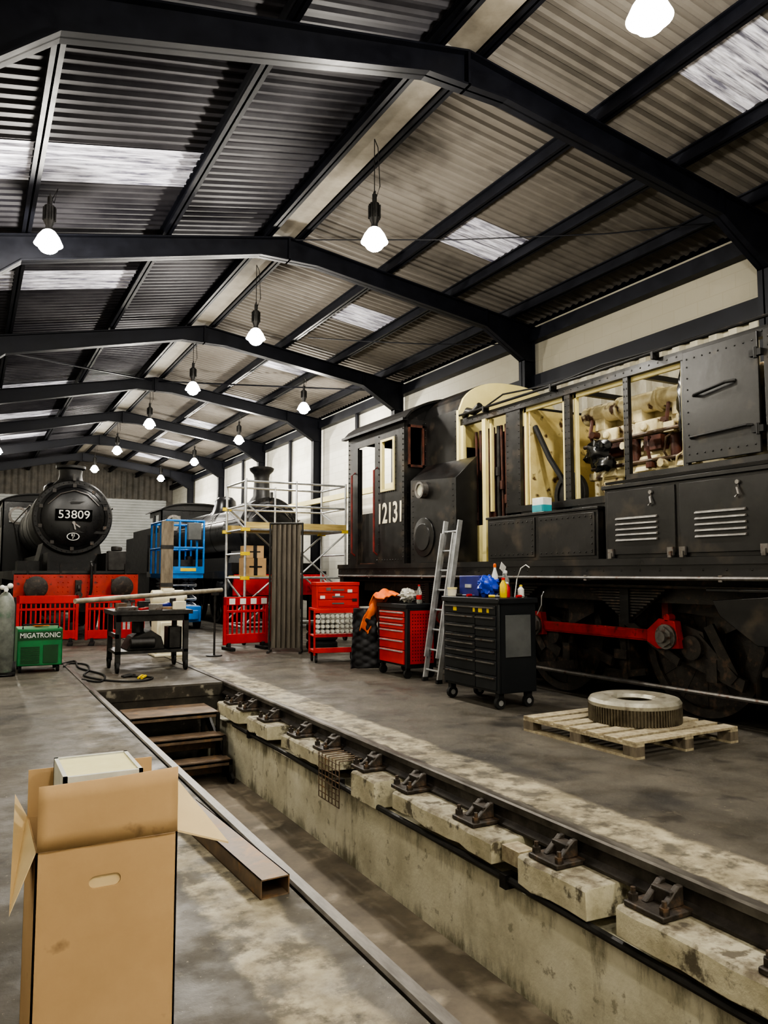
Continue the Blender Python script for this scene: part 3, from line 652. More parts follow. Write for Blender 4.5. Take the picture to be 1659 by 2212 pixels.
for i in range(6):
    y=3.8+i*.58
    b=B(); b.box(6.64,6.80,y-.23,y+.23,2.36,2.56); b.cyl((6.64,y,2.465),(6.59,y,2.465),.06,n=12); b.prism([(6.56,2.58),(6.8,2.58),(6.8,2.80),(6.66,2.76)],'y',y-.16,y+.1)
    for dy in (-.18,.18):
        for z in (2.41,2.52): b.cyl((6.64,y+dy,z),(6.62,y+dy,z),.018,n=6)
    t.p('crankcase_door',b,engcream,bevel=.02)
    b=B(); b.box(6.68,7.6,y-.25,y+.25,3.0,3.18); b.box(6.62,6.74,y-.18,y+.14,3.0,3.16); b.cyl((6.62,y-.02,3.08),(6.58,y-.02,3.08),.05,n=10); t.p('cylinder_head',b,engcream,bevel=.025)
    b=B(); b.cyl((6.70,y+.2,2.68),(6.70,y+.2,2.98),.06,n=14); b.tube([(6.66,y+.2,2.95),(6.58,y+.22,3.1),(6.62,y+.22,3.3)],.022,6); b.box(6.64,6.8,y-.22,y+.02,2.82,2.98); b.tube([(6.6,y-.1,2.96),(6.56,y-.1,2.85),(6.6,y-.1,2.7)],.02,6); t.p('fuel_pump',b,brown)
b=B(); b.cyl((6.72,3.6,3.38),(6.72,7.1,3.38),.115,n=28)
for i in range(6): y=3.8+i*.58; b.box(6.64,6.9,y+.04,y+.2,3.16,3.38); b.cyl((6.72,y-.2,3.38),(6.72,y-.16,3.38),.145,n=12)
t.p('exhaust_manifold',b,engcream,bevel=.008)
b=B(); b.box(6.85,7.55,3.6,7.0,3.18,3.42); t.p('rocker_cover',b,engcream,bevel=.03)
b=B(); b.tube([(6.56,3.6,2.99),(6.55,5.5,3.0),(6.56,7.0,2.97)],.024); b.tube([(6.58,3.6,2.69),(6.58,6.9,2.69)],.022)
t.p('engine_pipework',b,engdark)
rr=random.Random(12)
for i in range(26):
    b=B(); y=3.9+rr.random()*3.0; z=2.6+rr.random()*.75; s=.03+rr.random()*.06
    if i%3==0: b.box(6.54,6.66,y-s,y+s,z-s*.8,z+s*.8)
    elif i%3==1: b.cyl((6.52,y,z),(6.68,y,z),s*.8,n=12)
    else: b.tube([(6.60,y,z),(6.54,y+.05,z-.05),(6.55,y+.09,z-.2),(6.62,y+.08,z-.3)],.014,6)
    t.p('engine_fitting',b,(brown,engcream,engdark,engcream)[i%4],bevel=.006 if i%3==0 else 0)
b=B(); b.ball((6.50,6.72,2.86),.15,18,12,(.6,1.1,1),.6,3,5); b.ball((6.48,6.58,2.72),.12,16,10,(.7,1.3,.7),.6,3,7); t.p('black_cover_sheet',b,polyt)
b=B(); b.ball((6.44,5.40,3.25),.16,14,12,(.4,.5,1.9),.5,3,9); t.p('black_cover_sheet',b,polyt)
for y0_,y1_ in ((4.42,5.25),(3.4,4.36),(2.2,3.34)):
    b=B(); b.box(6.25,6.28,y0_,y1_,2.54,3.66)
    b.rivets(line((6.25,y0_+.05,3.58),(6.25,y1_-.05,3.58),9)+line((6.25,y0_+.05,2.62),(6.25,y1_-.05,2.62),9)+line((6.25,y1_-.05,2.7),(6.25,y1_-.05,3.5),8))
    dd=t.p('hood_door',b,blk,bevel=.005)
    b=B(); b.tube([(6.25,y1_-.12,3.2),(6.19,y1_-.18,3.19),(6.19,y0_+.3,3.24),(6.25,y0_+.24,3.25)],.016); t.p('door_handle',b,blk2,parent=dd)
    b=B(); b.tube([(6.25,y1_-.08,2.78),(6.21,y1_-.1,2.78),(6.21,y0_+.1,2.80),(6.25,y0_+.08,2.8)],.014); t.p('door_bar',b,blk2,parent=dd)
    for z in (2.75,3.45):
        b=B(); b.box(6.21,6.26,y0_-.06,y0_+.06,z-.03,z+.03); b.cyl((6.22,y0_,z-.05),(6.22,y0_,z+.05),.018); t.p('door_hinge',b,blk2,parent=dd)
b=B(); b.box(5.94,6.28,6.16,8.15,1.6,2.14); b.box(5.92,6.285,6.14,8.17,2.14,2.17)
for a_,c_ in ((6.2,7.12),(7.2,8.1)):
    b.box(5.925,5.945,a_,c_,1.64,2.11); b.rivets(line((5.925,a_+.04,2.07),(5.925,c_-.04,2.07),10)+line((5.925,a_+.04,1.68),(5.925,c_-.04,1.68),10)+line((5.925,a_+.04,1.7),(5.925,a_+.04,2.05),6))
t.p('side_box',b,blk,bevel=.004)
b=B(); b.box(5.94,6.28,3.0,6.05,1.6,2.33); b.box(5.91,6.285,2.98,6.07,2.33,2.37)
for a_,c_ in ((5.12,6.0),(4.12,5.06),(3.05,4.06)): b.box(5.922,5.945,a_,c_,1.64,2.30)
t.p('battery_box',b,blk,bevel=.004)
b=B(); b.obox((6.09,4.5,2.42),(.33,3.05,.03),(0,math.radians(-10),0)); t.p('box_lid',b,blk)
for a_,c_ in ((5.33,5.87),(4.35,4.88)):
    b=B()
    for i in range(5):
        z=1.79+i*.055; b.prism([(5.924,z-.010),(5.898,z-.010),(5.903,z+.004),(5.924,z+.014)],'y',a_,c_)
    t.p('louvre',b,louvm)
for y in (5.95,5.17,5.03,4.18):
    b=B(); b.box(5.90,5.925,y-.035,y+.035,1.62,1.70); b.cyl((5.895,y,1.6),(5.895,y,1.66),.02); t.p('latch',b,greysteel)
for y in (5.4,4.42):
    b=B(); b.tube([(5.92,y,2.25),(5.90,y,2.2),(5.89,y-.02,2.14),(5.90,y+.02,2.12)],.010,6); b.cyl((5.92,y,2.25),(5.9,y,2.25),.02); t.p('hook',b,greysteel)
b=B(); b.tube([(6.35,9.25,3.75),(6.3,9.1,3.8),(6.3,8.95,3.75),(6.3,8.8,3.82)],.05,10); t.p('breather_pipe',b,darksteel)

t=T('paint_tin','white and teal square tin standing on the black side box','tin',(6.1,7.26,2.172))
b=B(); b.box(6.03,6.17,7.16,7.36,2.172,2.36); t.p('tin_body',b,whitep,bevel=.006)
b=B(); b.box(6.022,6.03,7.17,7.35,2.19,2.27); b.box(6.022,6.16,7.152,7.16,2.19,2.27); t.p('tin_label',b,tealm)

# ------------------------------------------------------------------ steam locomotives
def steam(cx,yb,r,zc,lab,ysm,ycab,chh,beamm,bigred=False,cabz=3.95,tall=False):
    t=T('steam_locomotive',lab,'locomotive',(cx,yb,0))
    b=B(); b.box(cx-1.27,cx+1.27,yb,yb+.12,.88,1.42)
    rv=[(cx+dx,yb,z) for z in (.93,1.37) for dx in [i*.12-1.2 for i in range(21)]]
    b.rivets(rv+[(cx+dx,yb,z) for dx in (-.4,-.3,.3,.4,.2,-.2) for z in (1.05,1.15,1.25)],.016,'y',-1)
    t.p('buffer_beam',b,beamm)
    for sx in (-.865,.865):
        b=B(); b.cyl((cx+sx,yb,1.15),(cx+sx,yb-.28,1.15),.14,.10,n=20); b.box(cx+sx-.17,cx+sx+.17,yb-.03,yb,.98,1.32)
        b.lathe([(.0,.0),(.2,.008),(.235,.02),(.235,.05),(.1,.08)],(cx+sx,yb-.42,1.15),'y',32); b.cyl((cx+sx,yb-.36,1.15),(cx+sx,yb-.2,1.15),.07)
        t.p('buffer',b,under if not bigred else redpl)
    b=B(); b.box(cx-.06,cx+.06,yb-.1,yb,1.0,1.3); b.ring([(.04,-.02),(.08,-.02),(.08,.02),(.04,.02)],(cx,yb-.14,1.12),'x',14)
    b.ring([(.05,-.02),(.08,-.02),(.08,.02),(.05,.02)],(cx,yb-.16,.98),'y',14); b.box(cx-.03,cx+.03,yb-.19,yb-.13,.7,1.1); t.p('coupling_hook',b,under)
    b=B(); b.tube([(cx+.25,yb-.05,1.45),(cx+.25,yb-.12,1.7),(cx+.25,yb-.18,1.6),(cx+.25,yb-.2,1.1),(cx+.2,yb-.15,.8)],.03)
    t.p('brake_hose',b,blk2)
    b=B(); b.box(cx-1.3,cx+1.3,yb+.05,ycab+2,1.44,1.5); b.box(cx-1.3,cx-1.26,yb+.05,ycab+2,1.3,1.44); b.box(cx+1.26,cx+1.3,yb+.05,ycab+2,1.3,1.44)
    t.p('running_plate',b,blk)
    b=B(); b.box(cx-.62,cx-.58,yb+.1,ycab,.5,1.9); b.box(cx+.58,cx+.62,yb+.1,ycab,.5,1.9); b.box(cx-.6,cx+.6,yb+.1,yb+.2,.6,1.44); t.p('frame',b,blk2)
    b=B(); b.prism([(cx-.75,1.5),(cx+.75,1.5),(cx+.6,zc-r*.6),(cx-.6,zc-r*.6)],'y',ysm+.1,ysm+1.5); t.p('smokebox_saddle',b,blk2)
    for sx in (-.95,.95):
        b=B(); b.cyl((cx+sx,yb+.5,1.15 if not tall else 1.0),(cx+sx,yb+1.7,1.1),.3,n=20); t.p('cylinder',b,blk2)
        b=B(); b.box(cx+sx*.92-.07,cx+sx*.92+.07,yb+.05,yb+.2,.2,.9); t.p('guard_iron',b,blk2)
    for i,yy in enumerate((yb+1.2,yb+3.2,yb+5.2,yb+7.2)):
        R_=.45 if i==0 else .72
        for sx in (-.74,.74):
            b=B(); b.ring([(R_-.09,-.06),(R_,-.06),(R_+.02,.06),(R_-.09,.06)],(cx+sx,yy,R_+.02),'x',32); b.cyl((cx+sx-.07,yy,R_),(cx+sx+.07,yy,R_),.14)
            for k in range(10):
                a=2*pi*k/10; b.bar((cx+sx,yy,R_),(cx+sx,yy+(R_-.05)*math.cos(a),R_+(R_-.05)*math.sin(a)),.04,.05,(1,0,0))
            t.p('wheel',b,blk2)
    b=B(); b.cyl((cx,ysm,zc),(cx,ysm+1.6,zc),r,n=64); b.ring([(r-.12,-.03),(r-.02,-.03),(r+.015,.03),(r-.12,.05)],(cx,ysm,zc),'y',64)
    b.rivets([(cx+(r-.05)*math.cos(a),ysm-.03,zc+(r-.05)*math.sin(a)) for a in [i*2*pi/44 for i in range(44)]],.014,'y',-1)
    t.p('smokebox',b,blk2)
    b=B(); b.cyl((cx,ysm+1.6,zc),(cx,ycab,zc),r-.07,n=64); 
    for yy in (ysm+1.62,ysm+3.2,ysm+4.8): b.ring([(r-.09,-.04),(r-.06,-.04),(r-.06,.04),(r-.09,.04)],(cx,yy,zc),'y',64)
    t.p('boiler',b,gloss)
    rd=r-.13
    b=B(); b.lathe([(0,.09),(rd*.4,.082),(rd*.75,.06),(rd*.95,.025),(rd,.0)],(cx,ysm-.03,zc),'y',56,-1)
    b.ring([(rd-.03,-.05),(rd+.03,-.03),(rd+.03,.0),(rd-.02,.0)],(cx,ysm-.02,zc),'y',56)
    sd=t.p('smokebox_door',b,gloss)
    b=B(); b.cyl((cx,ysm-.11,zc-.14),(cx,ysm-.19,zc-.14),.035); b.bar((cx,ysm-.17,zc-.14),(cx+.04,ysm-.17,zc-.30),.03,.03); b.bar((cx,ysm-.15,zc-.14),(cx+.14,ysm-.15,zc-.24),.03,.03); t.p('door_dart',b,greysteel,parent=sd)
    for dz in (-.36,.36):
        b=B(); b.bar((cx+rd,ysm-.05,zc+dz),(cx-rd*.1,ysm-.115,zc+dz*.9),.02,.06); t.p('door_strap',b,blk2,parent=sd)
    for k in range(10):
        a=k*2*pi/10+.3; b=B(); b.box(cx+rd*math.cos(a)-.04,cx+rd*math.cos(a)+.04,ysm-.07,ysm-.02,zc+rd*math.sin(a)-.04,zc+rd*math.sin(a)+.04); t.p('door_clamp',b,under,parent=sd)
    b=B(); b.tube([(cx-rd*.75,ysm-.08,zc+rd*.38),(cx-rd*.4,ysm-.14,zc+rd*.72),(cx,ysm-.13,zc+rd*.84),(cx+rd*.4,ysm-.14,zc+rd*.72),(cx+rd*.75,ysm-.08,zc+rd*.38)],.014); t.p('door_rail',b,greysteel,parent=sd)
    b=B(); b.box(cx-.03,cx+.03,ysm-.12,ysm,zc+r-.02,zc+r+.14); t.p('lamp_iron',b,darksteel)
    zb=zc+r
    if tall: prof=[(.42,-.25),(.34,-.05),(.24,.1),(.21,.6),(.23,chh-.2),(.33,chh-.1),(.35,chh-.03),(.30,chh),(.2,chh-.02)]
    else: prof=[(.5,-.2),(.38,-.02),(.28,.08),(.26,.2),(.27,chh-.1),(.34,chh-.06),(.34,chh),(.24,chh)]
    b=B(); b.lathe(prof,(cx,ysm+.75,zb),'z',32); t.p('chimney',b,blk2)
    b=B(); b.lathe([(.5,-.2),(.4,.0),(.35,.15),(.33,.3),(.22,.42),(0,.46)],(cx,ysm+4.2,zb-.06),'z',32); t.p('dome',b,gloss)
    b=B(); z0=1.5; hole=[(cx-1.05,cx-.55,3.0,3.5),(cx+.55,cx+1.05,3.0,3.5)]
    b.panel('y',ycab,ycab+.05,cx-1.25,cx+1.25,z0,cabz-.25,hole)
    b.panel('x',cx-1.25,cx-1.2,ycab,ycab+1.9,z0,cabz-.25,[(ycab+.4,ycab+1.1,2.9,3.55),(ycab+1.4,ycab+1.9,2.4,3.5)]); b.panel('x',cx+1.2,cx+1.25,ycab,ycab+1.9,z0,cabz-.25,[(ycab+.4,ycab+1.1,2.9,3.55),(ycab+1.4,ycab+1.9,2.4,3.5)])
    t.p('cab',b,gloss)
    b=B(); arcshell(b,cx-1.33,cx+1.33,cabz-.27,cabz+.02,.04,ycab-.15,ycab+2.4,.8); arcface(b,cx-1.25,cx+1.25,cabz-.27,cabz-.03,ycab,ycab+.05,cabz-.27,.8); t.p('cab_roof',b,blk2)
    for sx in (-.8,.8):
        b=B(); b.ring([(.2,-.02),(.28,-.02),(.28,.02),(.2,.02)],(cx+sx,ycab-.01,3.25),'y',28); t.p('spectacle_rim',b,greysteel)
    for sx in (-1,1):
        b=B(); b.tube([(cx+sx*(r+.05),ysm+.1,zc+.25),(cx+sx*(r+.05),ycab,zc+.25)],.018); t.p('handrail',b,greysteel)
    b=B(); b.box(cx-1.2,cx+1.2,ycab+2.5,ycab+7,1.45,2.9); b.box(cx-1.0,cx+1.0,ycab+2.7,ycab+6.5,2.9,3.2); b.box(cx-1.1,cx+1.1,ycab+2.5,ycab+7,.6,1.45); t.p('tender',b,blk2)
    for sx in (-1,1):
        b=B(); b.box(cx+sx*.97-.22,cx+sx*.97+.22,yb+.5,yb+1.3,1.5,1.72); t.p('footstep',b,blk2)
    for dx in (-1.0,-.35,.35,1.0):
        b=B(); b.box(cx+dx-.02,cx+dx+.02,yb+.02,yb+.06,1.42,1.66); t.p('lamp_iron',b,blk2)
    return t
t=steam(2.13,18.0,.87,2.76,'black steam locomotive with round smokebox door and red buffer beam',19.3,26.6,.42,beamred)
b=B(); b.box(2.13-.40,2.13+.40,19.10,19.20,2.67,2.93); t.p('number_plate',b,plateb,label='black smokebox number plate')
text('53809',.27,whitep,t,(2.13,19.09,2.80),'-y','plate_digits',width=.68,bold=0,ext=.004)
b=B(); b.lathe([(0,.02),(.14,.02),(.14,0)],(0,0,0),'y',24,-1)
b.v=[(x+2.13,y+19.2,z*.65+2.30) for x,y,z in b.v]; t.p('shed_plate',b,plateb)
b=B(); b.ring([(.12,-.01),(.14,-.01),(.14,0),(.12,0)],(0,0,0),'y',24); b.v=[(x+2.13,y+19.175,z*.65+2.30) for x,y,z in b.v]; t.p('shed_plate_rim',b,whitep)
text('82',.085,whitep,t,(2.13,19.165,2.332),'-y','plate_digits',bold=0); text('F',.07,whitep,t,(2.13,19.165,2.262),'-y','plate_digits',bold=0)
b=B(); b.box(2.75,3.15,18.08,18.33,1.502,1.95); b.cyl((2.95,18.2,1.95),(2.95,18.2,2.05),.12)
O('dark_crate',b,darksteel,(2.95,18.2,1.5),'dark metal crate resting on the locomotive front platform','crate',.02)
t=steam(7.22,19.0,.85,2.66,'black steam locomotive with tall chimney and round cab windows',19.9,27.7,.92,redpl,bigred=True,tall=True)

# ------------------------------------------------------------------ scaffold tower
t=T('scaffold_tower','aluminium mobile scaffold tower with yellow boards beside the locomotives','scaffold',(6.1,15.9,0))
xs=(4.98,7.25); ys=(15.2,16.5)
for x in xs:
    b=B()
    for y in ys: b.cyl((x,y,.15),(x,y,3.4),.026,n=10)
    for z in [.35+.5*i for i in range(7)]: b.cyl((x,ys[0],z),(x,ys[1],z),.022,n=8)
    for z in (.85,2.35): b.bar((x,ys[0],z),(x,ys[1],z+.5),.03,.03)
    t.p('end_frame',b,alu)
for y in ys:
    for z in (.35,1.35,2.35,2.85,3.35):
        b=B(); b.cyl((xs[0],y,z),(xs[1],y,z),.022,n=8); t.p('ledger',b,alu)
    for p,q in ((( xs[0],y,.4),(xs[1],y,2.3)),((xs[1],y,1.0),(xs[0],y,2.9))):
        b=B(); b.cyl(p,q,.02,n=8); t.p('brace',b,alu)
    b=B(); b.cyl((6.1,y,2.35),(6.1,y,3.4),.022,n=8); t.p('guard_post',b,alu)
b=B(); b.box(xs[0]+.03,xs[1]-.03,15.25,16.45,2.36,2.40); t.p('platform',b,plank)
for a_,c_ in ((15.16,15.18),(16.52,16.54)):
    b=B(); b.box(xs[0],xs[1],a_,c_,2.38,2.50); t.p('toe_board',b,plank)
b=B(); b.box(xs[0]+.03,xs[0]+.62,15.3,16.4,1.36,1.40); t.p('lower_board',b,plank)
for x in xs:
    for y in ys:
        b=B(); b.cyl((x-.025,y,.08),(x+.025,y,.08),.08,n=16); b.box(x-.03,x+.03,y-.03,y+.03,.1,.2); t.p('castor',b,rubber)
for (x,y,z) in [(4.98,15.2,2.35),(4.98,15.2,1.85),(4.98,15.2,1.35),(7.25,15.2,2.35),(7.25,15.2,1.35),(4.98,16.5,2.35),(4.98,16.5,2.85),(7.25,16.5,2.35)]:
    b=B(); b.box(x-.09,x+.09,y-.035,y+.035,z-.035,z+.035); t.p('coupler',b,yell)
for n,(x,y,z,w,h) in enumerate(((5.28,15.6,1.402,.46,.36),(5.27,15.62,1.765,.38,.26))):
    t=T('cardboard_box','brown cardboard carton stored on the scaffold','cardboard box',(x,y,z),local=True)
    b=B(); b.box(-w/2,w/2,-.2,.2,0,h); t.p('carton',b,cardb)
    b=B(); b.box(-.04,.04,-.203,-.2,0,h); b.box(-w*.3,w*.3,-.204,-.2,h*.45,h*.55); t.p('tape',b,darksteel)

# ------------------------------------------------------------------ scissor lift
t=T('scissor_lift','blue scissor lift with railed basket standing between the tracks','scissor lift',(4.97,20.6,0))
x0,x1,y0,y1=4.45,5.40,20.0,21.8
b=B(); b.box(x0,x1,y0,y1,.18,.60); b.box(x0+.1,x1-.1,y0-.15,y0,.25,.5); t.p('chassis',b,blue,bevel=.03)
for x in (x0-.02,x1-.1):
    for y in (y0+.3,y1-.3):
        b=B(); b.cyl((x,y,.2),(x+.12,y,.2),.2,n=24); t.p('wheel',b,rubber)
b=B()
for x in (x0+.12,x1-.12):
    for k in range(4):
        z=.6+k*.18; b.bar((x,y0+.15,z),(x,y1-.2,z+.18),.04,.07); b.bar((x,y1-.2,z),(x,y0+.15,z+.18),.04,.07)
for k in range(5): b.cyl((x0+.1,y0+.15,.6+k*.18),(x1-.1,y0+.15,.6+k*.18),.025)
t.p('scissor_arm',b,alu)
b=B(); b.box(x0,x1,y0-.1,y1,1.32,1.44); 
for z in (2.1,2.8):
    for (p,q) in (((x0,y0-.1,z),(x1,y0-.1,z)),((x0,y1,z),(x1,y1,z)),((x0,y0-.1,z),(x0,y1,z)),((x1,y0-.1,z),(x1,y1,z))): b.cyl(p,q,.03,n=10)
for x in (x0,(x0+x1)/2-.15,(x0+x1)/2+.3,x1):
    for y in (y0-.1,y1): b.cyl((x,y,1.44),(x,y,2.8),.026,n=10)
for y in (y0+.6,y0+1.2):
    for x in (x0,x1): b.cyl((x,y,1.44),(x,y,2.8),.026,n=10)
b.box(x0,x0+.14,y0-.12,y0-.1,1.44,2.8); b.box(x0,x1,y0-.13,y0-.1,1.44,1.62)
t.p('basket',b,blue)
b=B(); b.box(x0+.35,x0+.75,y0-.14,y0-.13,1.5,1.58); t.p('warning_sticker',b,yell)
b=B(); b.box(x0+.02,x0+.1,y0-.15,y0-.12,2.3,2.7); t.p('warning_sticker',b,yell)
b=B(); b.box(x0+.5,x0+.85,y0-.25,y0-.12,2.3,2.75); t.p('control_box',b,chestg,bevel=.02)
b=B(); b.box(x0+.3,x0+.7,y0+.3,y0+.8,1.44,1.8); b.cyl((x0+.75,y0+.6,1.44),(x0+.75,y0+.6,1.9),.1); t.p('tool_tray',b,darksteel)

# ------------------------------------------------------------------ barriers
def barrier(loc,rot,w,lab,stripe=False):
    t=T('plastic_barrier',lab,'barrier',loc,rot,True,'red plastic barriers'); h=1.0
    b=B(); b.box(-w/2,w/2,-.03,.03,h-.16,h); b.box(-w/2,w/2,-.025,.025,.12,.30); b.box(-w/2,w/2,-.02,.02,h-.30,h-.25)
    b.box(-w/2,-w/2+.06,-.03,.03,.1,h); b.box(w/2-.06,w/2,-.03,.03,.1,h)
    n=int(w/.085)
    for i in range(1,n): x=-w/2+w*i/n; b.box(x-.017,x+.017,-.015,.015,.25,h-.1)
    t.p('barrier_panel',b,redpl,bevel=.008)
    for x in (-w*.38,w*.38):
        b=B(); b.box(x-.05,x+.05,-.24,.24,0,.06); b.box(x-.03,x+.03,-.06,.06,.05,.14); t.p('foot',b,rubber,bevel=.01)
    if stripe:
        for i in range(4):
            b=B(); b.box(-w/2+.1+i*w*.24,-w/2+.1+i*w*.24+w*.13,-.036,-.03,h-.14,h-.03); t.p('reflective_strip',b,whitep)
    return t
barrier((1.45,16.9,0),math.radians(-8),1.15,'red plastic pedestrian barrier in front of the steam locomotive')
barrier((2.7,16.6,0),math.radians(-10),1.15,'red plastic pedestrian barrier beside the steam locomotive')
barrier((4.72,14.3,0),math.radians(4),.9,'red plastic barrier with white reflective strips by the scaffold',True)
barrier((5.62,14.75,0),math.radians(20),.62,'short red plastic barrier standing by the scaffold')
t=T('welding_screen','grey-brown corrugated sheet screen standing upright on a thin frame','screen',(5.2,13.4,0))
b=B(); vs=[];fs=[];n=30
for i in range(n+1):
    u=i/n; x=4.95+.46*u; y=13.55-.3*u+.035*math.sin(u*2*pi*6); vs+=[(x,y,.08),(x,y,2.35)]
for i in range(n): fs.append((2*i,2*i+2,2*i+3,2*i+1))
b.add(vs,fs); t.p('curtain',b,curtain)
b=B(); b.cyl((4.93,13.57,0),(4.93,13.57,2.38),.02); b.cyl((5.43,13.23,0),(5.43,13.23,2.38),.02); b.cyl((4.93,13.57,2.37),(5.43,13.23,2.37),.02); b.bar((5.3,13.0,.02),(5.55,13.5,.02),.04,.04); b.bar((4.82,13.35,.02),(5.05,13.8,.02),.04,.04); t.p('screen_frame',b,darksteel)
t=T('tyre_stack','stack of black rubber tyres on the floor','tyres',(6.0,13.6,0),local=True)
for j in range(3):
    b=B(); b.ring([(.14,.02),(.26,.0),(.30,.04),(.30,.13),(.26,.17),(.14,.15)],(0,0,j*.17),'z',28); t.p('tyre',b,rubber)

# ------------------------------------------------------------------ red trolley + top box
t=T('red_tool_trolley','red wheeled trolley with rack of round grey canisters','tool trolley',(5.4,11.75,0),math.radians(-12),True)
w=.78
b=B(); b.box(-w/2,w/2,-.25,.2,.84,.88)
for x in (-w/2,w/2-.03):
    for y in (-.25,.17): b.box(x,x+.03,y,y+.03,.12,.86)
b.box(-w/2,w/2,-.25,.2,.16,.2); b.box(-w/2,w/2,-.26,-.25,.16,.24); b.box(-w/2,w/2,-.2,.2,.42,.44); b.box(-w/2,w/2,-.26,-.24,.80,.86); b.box(-w/2,w/2,-.26,-.24,.41,.46)
t.p('trolley_frame',b,redcab,bevel=.004)
for r_ in range(4):
    for c in range(9):
        b=B(); x=-w/2+.065+c*.081; z=.505+r_*.08; b.cyl((x,-.2,z),(x,-.27,z),.036,n=14); b.cyl((x,-.27,z),(x,-.30,z),.026,n=10); t.p('canister',b,filtf)
for x in (-w/2+.05,w/2-.05):
    for y in (-.2,.15):
        b=B(); b.cyl((x-.015,y,.05),(x+.015,y,.05),.05,n=14); b.box(x-.02,x+.02,y-.02,y+.02,.08,.16); t.p('castor',b,rubber)
t=T('red_tool_box','red steel tool chest with labels on the trolley','tool box',(5.43,11.77,.882),math.radians(-12),True)
b=B(); b.box(-.36,.36,-.2,.2,0,.36); b.box(-.37,.37,-.21,.21,.36,.42)
t.p('box_body',b,redcab,bevel=.008)
for i in range(3):
    b=B(); b.box(-.33,.33,-.215,-.2,.03+i*.11,.12+i*.11); dr=t.p('drawer',b,redcab,bevel=.003)
    b=B(); b.box(-.1,.1,-.225,-.215,.06+i*.11,.085+i*.11); t.p('drawer_handle',b,chestg,parent=dr)
for i,(x,z,m_) in enumerate(((.16,.25,whitep),(-.2,.28,chestg),(-.05,.18,whitep),(.24,.1,chest),(-.3,.15,whitep))):
    b=B(); b.box(x,x+.08,-.219,-.2155,z,z+.05); t.p('sticker',b,m_)
# ------------------------------------------------------------------ red chest
t=T('red_roller_cabinet','red and black roller cabinet with drawers beside the ladder','tool cabinet',(5.58,9.65,0))
x0,x1,y0,y1=5.35,5.82,9.25,10.08
b=B(); b.box(x0+.01,x1,y0,y1,.16,.97); b.box(x0,x1+.01,y0-.01,y0+.05,.14,1.0);b.box(x0,x1+.01,y1-.05,y1+.01,.14,1.0); b.box(x0-.02,x1+.02,y0-.02,y1+.02,.96,1.02); t.p('cabinet_body',b,chest,bevel=.006)
zz=.19
for i,h in enumerate((.20,.14,.14,.085,.085,.085)):
    b=B(); b.box(x0-.012,x0+.01,y0+.06,y1-.06,zz,zz+h-.01); dr=t.p('drawer',b,redcab,bevel=.003)
    b=B(); b.box(x0-.03,x0-.012,y0+.08,y1-.08,zz+h-.035,zz+h-.018); t.p('drawer_handle',b,alu,parent=dr)
    zz+=h
b=B(); b.box(x0+.05,x1-.04,y0-.018,y0-.008,.2,.93); sp=t.p('pegboard_side',b,redcab)
b=B()
for i in range(8):
    for j in range(15): b.box(x0+.08+i*.043,x0+.095+i*.043,y0-.02,y0-.017,.24+j*.045,.255+j*.045)
pg=t.p('peg_holes',b,chest,parent=sp); pg['kind']='stuff'
for x in (x0+.05,x1-.05):
    for y in (y0+.06,y1-.06):
        b=B(); b.cyl((x,y-.02,.06),(x,y+.02,.06),.06,n=16); b.box(x-.03,x+.03,y-.025,y+.025,.09,.16); t.p('castor',b,rubber)
def cloth(name,lab,cat,m,loc,fn,nu=26,nv=26):
    b=B(); vs=[fn(i/nu,j/nv) for j in range(nv+1) for i in range(nu+1)]; fs=[(j*(nu+1)+i,j*(nu+1)+i+1,(j+1)*(nu+1)+i+1,(j+1)*(nu+1)+i) for j in range(nv) for i in range(nu)]
    b.add(vs,fs); o=O(name,b,m,loc,lab,cat)
    md=o.modifiers.new('t','SOLIDIFY'); md.thickness=.015; return o
def f1(u,v):
    n=noise.noise(Vector((u*4,v*4,1)))*.06
    if v<.4: 
        q=v/.4; return (5.30+.34*u+n*.3,9.80+.30*q+n*.2,1.07+.11*math.sin(u*3)*(.4+.6*q)+abs(n)*1.3)
    q=(v-.4)/.6; return (5.16+.34*u*(1-.25*q)-.06*q+.14*(1-q)*(1-u*.5)+n,10.12+.10*math.sin(q*2)+n,1.12-.52*q+.04*math.sin(u*9))
cloth('orange_jacket','orange hi-vis jacket draped over the red cabinet','jacket',orange,(5.4,10.0,1.02),f1,30,30)
def f2(u,v):
    n=noise.noise(Vector((u*3,v*5,4)))*.05; q=.014*abs(math.sin(v*24+u*6))+.014*abs(math.sin(v*24-u*6))
    return (5.06+.42*u*(.7+.3*v)-.04*v+n*.5,10.26+.07*math.cos(u*3)-q+n,.93-.88*v)
cloth('quilted_jacket','black quilted jacket hanging down beside the red cabinet','jacket',quilt,(5.3,10.2,.05),f2,36,50)
b=B(); b.ball((5.6,9.62,1.13),.11,24,14,(1.1,1.2,.8),.6,4,3); O('plastic_bag',b,mat('bag_white',(.6,.6,.55),(.4,.38,.33),8,.4),(5.6,9.62,1.02),'crumpled pale plastic bag on the red cabinet','plastic bag')
t=T('drinks_bottle','clear plastic bottle with red label on the red cabinet','bottle',(5.62,9.36,1.022),local=True)
b=B(); b.lathe([(.035,0),(.04,.02),(.04,.16),(.015,.22),(.015,.25)],(0,0,0),'z',18); t.p('bottle_body',b,clearp)
b=B(); b.lathe([(.041,.06),(.041,.12)],(0,0,0),'z',18); t.p('bottle_label',b,redpl)
b=B(); b.cyl((0,0,.245),(0,0,.265),.017,n=12); t.p('bottle_cap',b,redpl)
